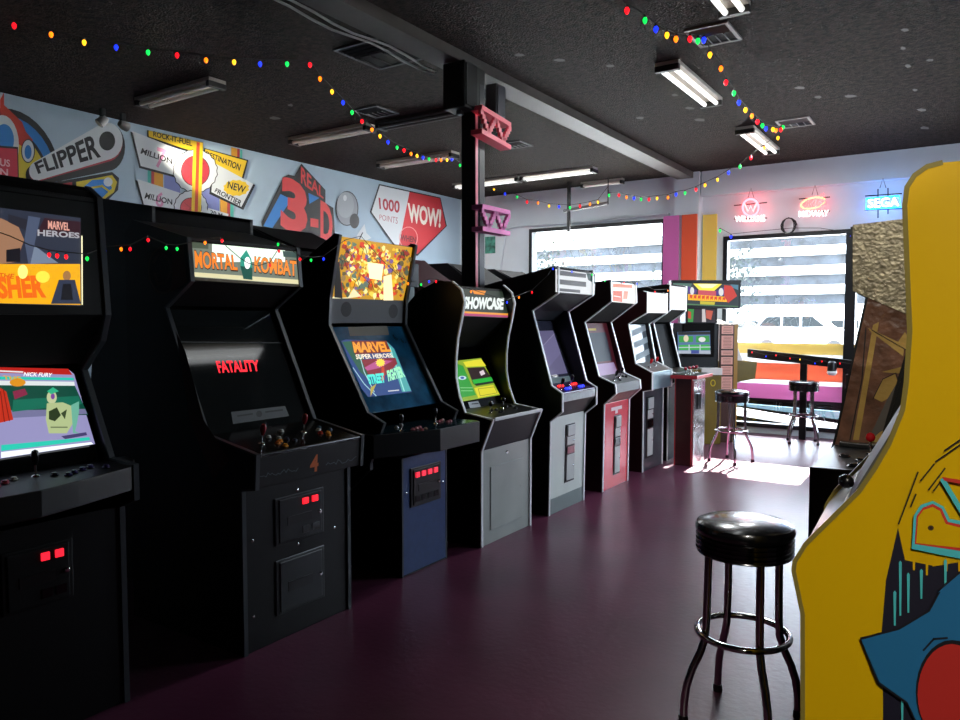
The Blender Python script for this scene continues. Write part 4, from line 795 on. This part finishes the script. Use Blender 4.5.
for p_ in ([(899, 523), (918, 472)], [(911, 506), (916, 494)], [(921, 480), (934, 464)], [(929, 489), (945, 468)], [(936, 461), (962, 443)], [(945, 450), (962, 438)], [(934, 490), (940, 482)]): a.line(p_, 1.6, '0c0c0c')
# lettering P A
a.poly([(912, 548), (914, 515), (921, 504), (933, 500), (944, 506), (950, 518), (962, 520), (962, 558)], TL_).poly([(915, 543), (917, 515), (923, 507), (933, 503), (942, 508), (948, 521), (962, 524), (962, 550)], 'd03020').poly([(916.5, 542), (918.5, 516), (924, 509), (933, 506), (940, 510), (946, 523), (962, 527), (962, 547)], '', mt=YL)
a.ell(931, 527, 3, 2.5, '4a2c08').ell(931, 527, 1.2, 1, '0c0c0c').poly([(940, 479), (944, 476), (966, 512), (966, 522)], TL_).poly([(942, 476), (966, 480), (966, 484), (945, 480)], 'd03020')
# plain blue pointed shape and red oval
B9 = [(862, 638), (900, 628), (930, 610), (941, 590), (938, 591), (960, 572), (1100, 540), (1100, 900), (930, 800), (922, 730), (908, 700), (880, 680)]
a.poly([(862+(x-862)*1.0-1.5 if x < 900 else x-1, y-2 if y < 640 else y+2) for x, y in B9], '0a0a14').poly(B9, '1c6c9c')
a.ell(952, 690, 36, 52, '0a0a14', n=32).ell(952, 692, 34, 50, 'c02820', n=32)
a.line([(924, 648), (934, 637), (947, 636)], 2, '0a0a14')
a.build('side_art', None, pc['r'])
# ---- right side : black cabinet with deck
RK = mat('bezel_grey', '2c2622', .25)
r2 = cabinet('arcade_cabinet', 'black arcade cabinet with open control deck and red ball joystick beyond the yellow cabinet', 2.72, 3.27,
    [(.36, 1.84), (-.05, 1.84), (-.06, 1.6), (-.16, 1.47), (-.20, 1.30), (-.265, 1.0), (-.455, .995), (-.455, .985), (-.455, 0)], .42,
    [('marquee', (-.05, 1.84), (-.06, 1.6), .0, paint('c8b890', .4), .012), ('screen_bezel', (-.14, 1.44), (-.25, 1.0), .0, RK, .012), ('control_panel', (-.25, 1.0), (-.458, .995), -.002, mat('deck_blue_black', '101820', .34, spec=.25), .015, 'cp', TK), ('front_panel', (-.455, .985), (-.455, 0), -.002, BLK, .012, 'fp', TK)], dr=-1, mold=PLAS, moldto=7)
P = r2['cp']
stick(r2, P, .30, .3, 'ball', 'c01820')
for s, t in ((.5, .65), (.62, .35), (.75, .3), (.85, .2), (.85, .4)): btn(r2, P, s, t, '1c1c20', .02)
MB().obox(at(P, .02, .9, .0), (0, -.0, .02), (.18, 0, 0), (0, -.03, 0)).build('rest_bar', PLAS, r2['r'], .004)
# ---- right side : brown and gold art cabinet
BR = mat('brown_art_side', '74503e', .28, bump=.3, bscale=24, noise=.45, nscale=14, coat=.4); GD = mat('gold_art', 'bc9850', .3, bump=.25, bscale=14, noise=.15); BG = mat('bronze_foil', '9c9278', .3, .35, bump=.22, bscale=75, noise=.5, nscale=32)
r3 = cabinet('arcade_cabinet', 'brown arcade cabinet with gold pointed side art and a crinkled bronze upper side', 3.30, 3.85,
    [(.3, 1.87), (-.40, 1.87), (-.42, 1.865), (-.41, 1.62), (-.36, 1.59), (-.46, 1.02), (-.47, .98), (-.40, .9), (-.40, 0)], .42,
    [('roof', (.3, 1.87), (-.40, 1.87), 0, BLKR), ('marquee', (-.42, 1.86), (-.41, 1.63), .0, paint('c8b890', .3), .012), ('screen_bezel', (-.36, 1.58), (-.30, 1.1), .0, GLASSB, .012), ('control_panel', (-.30, 1.08), (-.46, 1.0), .0, PLAS, .012), ('front_panel', (-.40, .9), (-.40, 0), .002, BLK, .012)], side=BR, dr=-1, mold=PLAS)
MB().prism([tuple(atY(u, v, 3.299)) for u, v in ((853, 225), (962, 212), (962, 338), (911, 316), (853, 291))], (0, -.006, 0)).build('upper_side_sheet', BG, r3['r'])
a = Art((0, -1, 0), plane=(0, 3.299, 0), step=.0005)
for p_ in ([(873, 325), (879, 322), (859, 440), (853, 440)], [(868, 328), (905, 345), (903, 356), (870, 331)], [(882, 372), (912, 364), (905, 374)], [(874, 398), (882, 380), (895, 374), (899, 385), (892, 396), (882, 402)], [(866, 440), (880, 426), (890, 430), (895, 440)], [(896, 345), (905, 332), (915, 350), (910, 352)]): a.poly(p_, '', mt=GD)
a.line([(866, 328), (862, 380), (850, 440)], 1.2, '1c1210').line([(872, 330), (910, 352)], .8, '1c1210').line([(873, 399), (883, 379), (896, 373), (900, 386)], .7, '1c1210')
a.poly([(888, 398), (915, 352), (915, 440), (868, 440)], '5c544c').poly([(880, 432), (896, 424), (890, 442), (868, 442)], '', mt=GD)
a.build('side_art', None, r3['r'])

# ================================================================== STOOLS
SEAT = mat('stool_vinyl', '07080a', .22, coat=.3)
def make_stool(loc, rot, label):
    r = empty('bar_stool', (0, 0, 0), label, 'stool', 'chrome bar stools')
    MB().lathe([(.001, .731), (.170, .731), (.176, .742), (.177, .754), (.170, .769), (.15, .778), (.10, .785), (.05, .788), (.001, .789)], (0, 0, 0), (0, 0, 1), None, 40).build('seat_cushion', SEAT, r)
    p = [(.001, .655), (.166, .655), (.170, .659)]
    for i in range(4): z = .663+i*.017; p += [(.168, z), (.174, z+.004), (.174, z+.011), (.168, z+.015)]
    MB().lathe(p+[(.001, .7315)], (0, 0, 0), (0, 0, 1), None, 40).build('seat_band', mat('band_chrome', '6a6a6c', .15, 1), r)
    for k in range(4):
        a_ = k*math.pi/2; c_, s_ = math.cos(a_), math.sin(a_)
        pts = [(.135, .66), (.137, .5), (.139, .40), (.143, .33), (.160, .275), (.190, .21), (.210, .15), (.220, .08), (.222, .012)]
        pts2 = []
        for (r0, z0), (r1_, z1_) in zip(pts[:-1], pts[1:]):
            for t in (0, .5): pts2.append((r0+(r1_-r0)*t, z0+(z1_-z0)*t))
        pts2.append(pts[-1])
        lg = MB().tube([(r0*c_, r0*s_, z0) for r0, z0 in pts2], .0145, None, 12).build('leg', CHROME2, r)
        MB().lathe([(.018, 0), (.019, .01), (.017, .03)], (.222*c_, .222*s_, 0), (0, 0, 1), None, 12).build('foot', PLAS, lg)
    MB().tube([(.163*math.cos(i*math.pi/20), .163*math.sin(i*math.pi/20), .345) for i in range(40)], .012, None, 10, True).build('foot_ring', CHROME2, r)
    r.location = loc; r.rotation_euler = (0, 0, rot); r.scale = (1, 1, .975); return r
CHROME2 = mat('stool_chrome', 'b4b4b6', .1, 1)
st = make_stool((-.69, 2.81, 0), math.radians(128), 'round black-topped bar stool in the foreground beside the yellow cabinet')
s2 = copy_tree(st); s2.location = (-2.12, 8.0, 0); s2.rotation_euler = (0, 0, math.radians(25)); s2['label'] = 'chrome bar stool standing in front of the instruction board'
s3 = copy_tree(st); s3.location = (-1.72, 9.72, 0); s3.rotation_euler = (0, 0, math.radians(60)); s3['label'] = 'chrome bar stool farthest away, in front of the striped window bands'

# ================================================================== CEILING FIXTURES
TUBE0 = mat('unlit_tube', 'f6eee2', .3); TUBE1 = mat('lit_tube', 'f4f4ee', .3, emit=.9); FIX = mat('fixture_dark', '1c1a19', .5); FIXW = mat('fixture_reflector', 'b4aca0', .4)
def fixture(x0, y0, x1, y1, w, tm, label, grp, grey=FIXW):
    """runs from (x0,y0) to (x1,y1)"""
    a_ = Vector((x0, y0, 0)); b_ = Vector((x1, y1, 0)); d = (b_-a_); L = d.length; d.normalize(); p = Vector((-d.y, d.x, 0))
    r = empty('ceiling_light', ((x0+x1)/2, (y0+y1)/2, ZC), label, 'ceiling light', grp); z = ZC
    o_ = a_-p*w/2+Vector((0, 0, z-.03))
    MB().obox(o_, d*L, p*w, Vector((0, 0, .03))).build('housing', grey, r, .003)
    for e_ in (0, L-.04): MB().obox(a_+d*e_-p*w/2+Vector((0, 0, z-.075)), d*.04, p*w, Vector((0, 0, .045))).build('end_cap', FIX, r)
    for s_ in (-.27, .27):
        q0 = a_+p*w*s_+d*.04+Vector((0, 0, z-.054)); q1 = b_+p*w*s_-d*.04+Vector((0, 0, z-.054))
        MB().tube([q0, q1], .019, None, 12).build('tube', tm, r)
G1 = 'unlit tube lights over the back row'; G2 = 'tube lights over the aisle'
fixture(-6.36, 4.04, -5.3, 4.04, .17, TUBE0, 'unlit twin-tube ceiling light nearest the left, above the yellow road signs', G1)
fixture(-6.34, 5.82, -5.2, 5.82, .17, TUBE0, 'unlit twin-tube ceiling light, second back from the left', G1)
fixture(-5.1, 5.84, -3.98, 5.84, .15, mat('dead_tube', '3c3632', .4), 'dim dark ceiling light beside the post, in line with the second unlit light', G1, mat('fixture_brown', '302a28', .5))
fixture(-6.37, 7.3, -5.2, 7.3, .17, TUBE0, 'unlit twin-tube ceiling light above the red WOW sign', G1)
fixture(-6.45, 9.05, -5.35, 9.05, .17, TUBE1, 'tube light near the far wall, left of the post', G1)
fixture(-5.3, 9.05, -4.2, 9.05, .17, TUBE1, 'long tube light near the far wall, right of the post', G1)
fixture(-4.85, 9.98, -4.2, 9.98, .08, TUBE0, 'small slim light strip right above the left window', G1)
fixture(-2.05, 5.69, -2.05, 6.88, .19, TUBE1, 'twin-tube ceiling light above the aisle beside the nearer vent', G2)
fixture(-2.05, 8.02, -2.05, 9.24, .19, TUBE1, 'twin-tube ceiling light above the aisle beside the farther vent', G2)
fixture(-1.33, 3.75, -1.33, 4.93, .19, TUBE1, 'twin-tube ceiling light cut off by the top frame edge', G2)
for k, (x_, y_, e_) in enumerate(((-2.05, 6.3, 40), (-2.05, 8.6, 25), (-1.33, 4.33, 2), (-4.75, 9.05, 14), (-5.9, 9.05, 14))):
    d_ = bpy.data.lights.new('tube_light', 'AREA'); d_.shape = 'RECTANGLE'; d_.size = .16; d_.size_y = 1.1; d_.energy = e_; d_.color = (.94, .98, 1)
    o_ = bpy.data.objects.new('tube_light', d_); COL.objects.link(o_); o_.location = (x_, y_, ZC-.105)
    if k > 2: o_.rotation_euler = (0, 0, math.pi/2)
VW = mat('vent_grey', '6c6864', .5)
def vent(x0, y0, x1, y1, label, m_=VW, open_=False):
    r = empty('ceiling_vent', ((x0+x1)/2, (y0+y1)/2, ZC), label, 'vent', 'vents in the ceiling')
    MB().box((x0+.02, y0+.02, ZC-.004), (x1-.02, y1-.02, ZC)).build('dark_opening', BLKR, r)
    f = MB().box((x0, y0, ZC-.012), (x1, y0+.025, ZC)).box((x0, y1-.025, ZC-.012), (x1, y1, ZC)).box((x0, y0+.025, ZC-.012), (x0+.025, y1-.025, ZC)).box((x1-.025, y0+.025, ZC-.012), (x1, y1-.025, ZC))
    f.build('frame', m_, r); n_ = 8; m = MB()
    for i in range(n_):
        yy = y0+.03+(y1-y0-.06)*i/n_
        if i < n_/2: m.obox((x0+.025, yy, ZC-.004), (x1-x0-.05, 0, 0), (0, .012, -.012), (0, .004, .004))
        else:
            xx = x0+.03+(x1-x0-.06)*(i-n_/2)/(n_/2); m.obox((xx, (y0+y1)/2, ZC-.004), (0, (y1-y0)/2-.03, 0), (.012, 0, -.012), (.004, 0, .004))
    m.build('slats', m_, r)
vent(-1.74, 5.16, -1.44, 5.54, 'grey square ceiling vent nearer, crossed by the string lights')
vent(-1.74, 7.96, -1.42, 8.32, 'grey square ceiling vent farther off above the neon signs')
vent(-5.0, 5.33, -4.7, 5.66, 'dark ceiling vent between the two left light fixtures', mat('vent_dark', '3c3836', .5))
vent(-4.56, 7.24, -4.28, 7.55, 'small dark ceiling vent right of the post', mat('vent_dark', '', .5))
vent(-4.02, 4.08, -3.5, 4.6, 'large black ceiling return hatch beside the beam', mat('vent_dark', '', .5))
# cables on the beam
for k in range(2):
    pts = [Vector((-3.475-.012*k, 3.0+i*.18, 3.40-.03*k+.015*math.sin(i*1.3+k))) for i in range(10)]
    solo(MB().tube(pts, .008, None, 6), 'ceiling_cable', mat('cable_grey', '9a9a96', .4), tuple(pts[0]), ('upper' if k == 0 else 'lower')+' grey cable sagging along the ceiling beam', 'cable', 'cables along the beam')
# track spots on the left wall
for (x, y, aim, e_, lb) in ((-6.95, 4.0, (-7.2, 3.2, 2.6), 0, 'left unlit small spotlight above the FLIPPER sign'), (-6.95, 4.2, (XL, 6.1, 3.0), 330, 'right lit small spotlight above the FLIPPER sign')):
    r = empty('spotlight', (x, y, ZC), lb, 'spotlight', 'spotlights above the mural'); d = (Vector(aim)-Vector((x, y, 3.4))).normalized()
    MB().box((x-.02, y-.02, 3.42), (x+.02, y+.02, ZC)).build('mount', FIX, r)
    c_ = Vector((x, y, 3.39)); MB().lathe([(.03, -.04), (.045, .0), (.045, .05), (.04, .052)], c_, d, None, 16).build('head', mat('spot_grey', 'a09c94', .4), r)
    MB().lathe([(.036, .0), (.036, .003)], c_+d*.053, d, None, 16).build('lamp_face', mat('spot_face%d' % bool(e_), 'fff4d8', .4, emit=3 if e_ else 0), r)
    if e_: spot('mural_spot', tuple(c_+d*.07), aim, e_, math.radians(38), .03, (1, .93, .78), .8)
# wall lamp in the far-left corner
r = empty('wall_lamp', (XL+.3, YF, 3.0), 'small white jar lamp on the far wall by the left corner', 'lamp')
p = atY(452, 213, YF-.08); MB().lathe([(.02, -.16), (.06, -.14), (.065, .0), (.05, .08), (.02, .1)], p, (0, 0, 1), None, 14).build('shade', mat('milk_glass', 'd8dcdc', .3), r); r_o = MB().box((p.x-.01, p.y, p.z+.1), (p.x+.01, YF, p.z+.13)).build('bracket', FIX, r)
# poster + shelf sign on the far wall behind the post
p0 = atY(485, 237, YF-.012); p1 = atY(495, 253, YF-.012)
solo(MB().box((p0.x, YF-.012, p1.z), (p1.x, YF, p0.z)), 'poster', mat('poster_teal', '3c7c6c', .6, noise=.8, nscale=14), (p0.x, YF, p1.z), 'small teal and orange poster on the far wall right of the post', 'poster')
# wall-hung conduit and hanging bracket
p = atY(569, 182, 9.8); q = atY(569, 232, 9.8)
r = empty('hanging_bracket', (p.x, 9.8, 3.0), 'black pole with a cross rail hanging from the ceiling before the left window', 'bracket')
MB().box((p.x-.02, 9.78, q.z), (p.x+.02, 9.82, ZC)).build('pole', FIX, r)
a_ = atY(564, 211, 9.8); b_ = atY(608, 203, 9.8); MB().tube([a_, b_], .025, None, 8).build('cross_rail', mat('rail_grey', '6c6c6c', .4), r); MB().tube([b_, (b_.x, b_.y, ZC)], .008, None, 6).build('hanger_rod', FIX, r)
pts = [atY(u, v, YF-.03) for u, v in ((497, 290), (503, 250), (506, 229), (520, 226), (600, 221), (655, 215), (668, 214), (671, 221))]
solo(MB().tube(pts, .014, None, 6), 'conduit', WALLF, tuple(pts[0]), 'thin painted conduit running over the left window', 'conduit')
# vertical boards between the windows
for x0_, x1_, c_, lb in ((-3.64, -3.42, 'd468ac', 'pink'), (-3.38, -3.17, 'ec5c38', 'red-orange'), (-3.14, -2.95, 'ecc85c', 'yellow')):
    yy = YF-.19 if x0_ < -3.2 else YF-.03
    solo(MB().box((x0_, yy, .0), (x1_, yy+.025, 2.93)), 'stripe_board', mat('board_'+lb, c_, .45), (x0_, yy, 0), lb+' vertical board on the wall between the two windows', 'board', 'coloured boards between the windows', .003)
# ================================================================== NEON SIGNS
def neon(name, label, build_fn, bar_px):
    p = atY(*bar_px[0], YF-.06); r = empty(name, (p.x, YF-.06, p.z), label, 'neon sign', 'neon signs above the window')
    build_fn(r); return r
def tubepx(r, nm, pts, w, c, e, y=YF-.16, close=False):
    P_ = [atY(u, v, y) for u, v in pts]; return MB().tube(P_, w, None, 6, close).build(nm, mat('neon_%s_%g' % (c, e), c, .4, emit=e), r)
def bars(r, L, w=.007):
    for (a0, b0) in L: MB().tube([atY(*a0, YF-.13), atY(*b0, YF-.13)], w, None, 6).build('support_bar', WIRE, r)
def circ(cx, cy, rx, ry, n=20): return [(cx+rx*math.cos(i*6.2832/n), cy+ry*math.sin(i*6.2832/n)) for i in range(n)]
def n_text(r, body, TL, TR, BR, BL, c, e, y=YF-.165):
    a = Art((0, -1, 0), plane=(0, y, 0), emit=e); a.text(body, TL, TR, BR, BL, c, e, bold=.01); a.build('lettering', None, r)
def chain(r, u, v0, v1): MB().tube([atY(u-3, v1, YF-.13), atY(u, v0, YF-.125), atY(u+3, v1, YF-.13)], .004, None, 5).build('hanging_chain', WIRE, r)
def f1(r):
    bars(r, [((734, 205.5), (767, 202.5)), ((734, 219), (767, 218))]); chain(r, 751, 188, 198)
    tubepx(r, 'ring', circ(750.6, 207.5, 8, 8.5), .013, 'ff4850', 12, close=True)
    tubepx(r, 'letter_w', [(744.5, 204), (748, 211.5), (750.6, 206), (753, 211.5), (756.5, 203.5)], .014, 'ff7070', 5)
    n_text(r, 'WILLIAMS', (735, 216), (765, 215), (765, 221.5), (735, 222), 'fff0f0', 4)
def f2(r):
    bars(r, [((799, 199), (830, 197)), ((802, 212), (830, 211))]); chain(r, 815, 185, 195)
    tubepx(r, 'swoosh', [(813+12*math.cos(i*.3)-1.5*math.sin(i*.3), 203+5.5*math.sin(i*.3)-1.6*math.cos(i*.3)) for i in range(21)], .013, 'ff8060', 4)
    tubepx(r, 'letter_m', [(805, 208), (808, 199), (811, 206), (815, 198), (814, 207)], .013, 'ff4848', 6)
    tubepx(r, 'letter_d', [(817, 207), (819, 199), (824, 200), (825, 204), (817, 207)], .013, 'ff4848', 6); tubepx(r, 'spark', [(820, 197), (824, 194)], .01, 'ff4848', 6)
    n_text(r, 'MIDWAY', (799, 211), (829, 210), (828, 216), (799, 217), 'fff0f0', 4)
def f3(r):
    bars(r, [((865, 196), (902, 193.5)), ((865, 210), (902, 208.5)), ((878, 189), (878, 218)), ((888, 188), (888, 214))]); chain(r, 883, 178, 188)
    tubepx(r, 'outline', [(866, 199), (899, 196), (901, 207), (866, 209)], .012, '1870ff', 9, close=True)
    n_text(r, 'SEGA', (868, 198.5), (899, 197), (899, 206), (868, 208), 'c8e8ff', 9)
nn = neon('neon_sign', 'red ring W neon sign with white lettering, leftmost of the three', f1, [(750, 207)])
nn = neon('neon_sign', 'red oval neon sign with white MIDWAY lettering, middle of the three', f2, [(815, 203)])
nn = neon('neon_sign', 'bright blue SEGA neon sign, rightmost of the three', f3, [(882, 202)])
for u, v, c_, e_ in ((750, 208, (1, .25, .3), .8), (815, 203, (1, .3, .25), .8), (882, 202, (.1, .4, 1), 2.6)):
    d_ = bpy.data.lights.new('neon_glow', 'POINT'); d_.energy = e_*1.8; d_.color = c_; d_.shadow_soft_size = .1; o_ = bpy.data.objects.new('neon_glow', d_); COL.objects.link(o_); o_.location = atY(u, v, YF-.22)

# ================================================================== RAIL by the window
rp0 = atY(748, 353, 9.98); rp1 = atY(858, 365.5, 9.98)
rl = empty('drink_rail', ((rp0.x+rp1.x)/2, 9.98, 0), 'black rail on a single post in front of the striped window', 'rail')
d = rp1-rp0; MB().obox(rp0+Vector((0, -.04, -.055)), d, Vector((0, .09, 0)), Vector((0, 0, .11))).build('top_rail', BLK, rl, .003)
pm = atY(804, 362, 9.98); MB().box((pm.x-.04, 9.95, 0), (pm.x+.04, 10.0, pm.z)).build('post', BLK, rl, .003)
lp = atY(832, 371, 9.88); r = empty('hanging_lamp', tuple(lp), 'small white-faced black lamp hanging under the rail by the window', 'lamp')
MB().lathe([(.03, .12), (.05, .10), (.055, .0)], lp, (0, 0, 1), None, 14).build('housing', PLAS, r); MB().lathe([(.055, -.0), (.06, -.02), (.04, -.05), (.01, -.055)], lp, (0, 0, 1), None, 14).build('bulb', mat('milk_glass', 'd8dcdc', .3), r)
lp = atY(850, 385, 9.9); solo(MB().box((lp.x-.05, 9.85, lp.z-.13), (lp.x+.05, 9.95, lp.z+.13)), 'napkin_box', PLAS, (lp.x, 9.9, lp.z-.13), 'small black box on the wall beside the brown cabinet', 'box', bevel=.01)
# ================================================================== STRING LIGHTS
BC = {'r': 'ff1420', 'o': 'ff7810', 'y': 'ffb820', 'b': '1830ff', 'g': '10c848'}
def bulb(parent, p, c, s=1.0, d=Vector((0, 0, -1)), e=2.2):
    s *= .85
    m = MB(); m.lathe([(.009*s, 0), (.011*s, .014*s), (.009*s, .018*s)], p, d, PLAS, 8)
    m.lathe([(.010*s, .016*s), (.017*s, .028*s), (.018*s, .036*s), (.012*s, .052*s), (.002*s, .062*s)], p, d, mat('bulb_'+c, BC[c], .25, emit=e), 8); m.build('bulb', None, parent)
def vplane(a, b):
    n = Vector((a.y-b.y, b.x-a.x, 0)).normalized(); return a, n
def string(label, segs, extra=None, s=1.0, wr=.0035):
    """segs: list of (planefunc, [(u,v,colour)...])"""
    r = None; wire = []
    for pf, L in segs:
        for u, v, c in L:
            p = pf(u, v); 
            if r is None: r = empty('string_lights', tuple(p), label, 'string lights')
            wire.append(p+Vector((0, 0, .0)))
            if c in BC: bulb(r, p-Vector((0, 0, .004)), c, s)
    MB().tube(wire, wr, None, 5).build('wire', mat('string_wire', '20241c', .6), r); return r
def vp(x0, y0, x1, y1):
    A, n = vplane(Vector((x0, y0, 0)), Vector((x1, y1, 0))); return lambda u, v: onplane(u, v-2.5, A, n)
string('coloured string lights crossing the dark ceiling at upper left and sagging towards the post', [
 (vp(-5.49, 2.46, -4.36, 4.18), [(-20, 12, ''), (14, 23, 'r'), (51, 32, 'o'), (84, 40, 'y'), (116, 45, 'b'), (148, 50, 'g'), (177, 53, 'r'), (206, 58, 'o'), (234, 60, 'y'), (260, 62, 'b'), (287, 62, 'g')]),
 (vp(-4.36, 4.18, -5.37, 7.64), [(310, 63, 'r'), (320, 77, 'o'), (332, 90, 'y'), (343, 101, 'b'), (352, 111, 'g'), (362, 120, 'r'), (372, 128.5, 'o'), (380, 135, 'y'), (388, 141, 'b'), (397, 146.5, 'g'), (404, 149.5, 'r'), (411, 153, 'o'), (417, 155, 'y'), (423, 157, 'b'), (429, 158.5, 'g'), (436, 159.5, 'r'), (441, 159.5, 'o'), (447, 159.5, 'y'), (452, 159, 'b'), (460, 165, 'g')])])
string('coloured string lights swagged over the aisle past both ceiling vents', [
 (vp(-1.98, 4.3, -1.62, 5.36), [(610, -4, ''), (627, 7, 'r'), (645, 17, 'g'), (656, 26, 'b'), (667, 32, 'y'), (676, 36, 'o'), (690, 36, 'r'), (698, 38, 'g'), (704, 37, 'b')]),
 (vp(-1.62, 5.36, -1.7, 8.3), [(710, 52, 'y'), (721, 66, 'o'), (726, 80, 'r'), (734, 91, 'g'), (739, 100.5, 'b'), (745.5, 108, 'y'), (752, 114, 'o'), (757.5, 120, 'r'), (762.5, 124, 'g'), (766, 127, 'b'), (773, 128, 'y'), (776, 129, 'o'), (781, 128.5, 'r'), (783, 126, 'g'), (787, 121, 'b')])], s=1.1)
string('coloured string lights hanging in two swags before the far wall', [
 (lambda u, v: atY(u, v-1.5, 9.7), [(494, 188, 'y'), (505, 193, 'b'), (517, 196, 'g'), (527, 201, 'r'), (538, 202, 'o'), (549, 205, 'y'), (559, 205.6, 'b'), (570, 206.5, 'g'), (580, 205, 'r'), (590, 203, 'o'), (598, 201, 'y'), (608, 188, '')]),
 (vp(-4.72, 9.7, -1.82, 8.6), [(609, 195, 'g'), (619, 195, 'r'), (626.5, 197, 'o'), (634, 198, 'b'), (641, 199, 'g'), (649, 199, 'r'), (657, 198, 'y'), (668, 197, 'o'), (676, 194, 'b'), (685, 192.5, 'g'), (696, 189, 'r'), (705, 184.6, 'y'), (717.5, 179, 'y'), (728.6, 172, 'b'), (740, 166, 'g'), (751, 157, 'r'), (764, 147, 'o'), (778, 137, 'y')])], s=1.1)
F = lambda x: (lambda u, v: atX(u, v, x))
string('string lights draped across the marquees of the front row cabinets', [
 (F(-2.70), [(-10, 229, ''), (10, 236, ''), (30, 245, ''), (49, 250, 'r'), (57, 251, 'r'), (66, 252, 'r'), (87, 254, 'g')]),
 (F(-2.95), [(105, 247, 'b'), (121, 245, 'o'), (130, 245, 'r'), (148, 236, 'r'), (166, 244, 'g'), (177, 245, 'g'), (205, 239, 'o'), (222, 237, 'r'), (226, 246, ''), (240, 258, ''), (248, 263, ''), (258, 266, ''), (270, 262, 'r'), (279, 248, 'r'), (278, 241, 'g'), (300, 256, 'r'), (311, 257, 'g'), (323.5, 256, 'b'), (345, 240, 'o'), (361, 236, ''), (380, 258, ''), (398, 275, ''), (408, 281, 'o'), (421, 282, 'g'), (429, 279, 'b'), (436, 279, 'r')]),
 (F(-2.70), [(471, 289, 'o'), (489, 295, ''), (507, 300, 'b'), (519, 295, 'o'), (532, 290, 'r')]), (F(-2.60), [(548, 275, ''), (553, 266.5, 'b'), (572, 269.5, 'b'), (592, 272.5, 'g'), (605, 279, 'g'), (624, 281, 'r'), (637, 282, 'b'), (655, 290, 'r'), (668, 289, 'o')])], s=.42, wr=.002)
string('dim string lights lying along the black rail by the window', [(lambda u, v: atY(u, v, 9.9), [(752, 351, 'r'), (766, 355, 'b'), (776, 354, 'r'), (790, 357, 'r'), (800, 358, 'y'), (815, 362, 'b'), (822, 360, 'r'), (832, 364, 'r'), (840, 362, 'r'), (852, 364, 'b')])], s=.45)
string('few string lights pinned on the frame of the right window', [(lambda u, v: atY(u, v, 10.18), [(720, 228, 'g'), (731, 234, 'b'), (760, 231, ''), (792, 228, ''), (820, 228, ''), (852, 233, 'b'), (870, 226, 'r')])], s=1.1)
# coiled cord by the neon
p = atY(789, 226, YF-.05); solo(MB().tube([p+Vector((.10*math.cos(i*.6)*(1-.01*i), -.02-.0008*i, .10*math.sin(i*.6))) for i in range(40)], .006, None, 5), 'coiled_cord', WIRE, tuple(p), 'coiled black cord hanging above the right window', 'cord')
# unseen can added behind the camera to brighten the yellow cabinet side
r = empty('added_fill_can', (.9, -1.2, ZC), 'added unseen can light behind the camera', 'spotlight')
MB().lathe([(.07, 0), (.07, -.14), (.065, -.14)], (.9, -1.2, ZC), (0, 0, 1), None, 16).build('can', FIX, r)
spot('yellow_side_fill', (.9, -1.2, ZC-.16), (.15, 1.66, .9), 420, math.radians(40), .05, (1, .95, .85), .6)
spot('brown_side_fill', (-.35, -1.0, ZC-.1), (-.32, 3.3, 1.5), 260, math.radians(19), .05, (1, .95, .85), .5)  # extra spot without a fixture, added to lift the brown cabinet
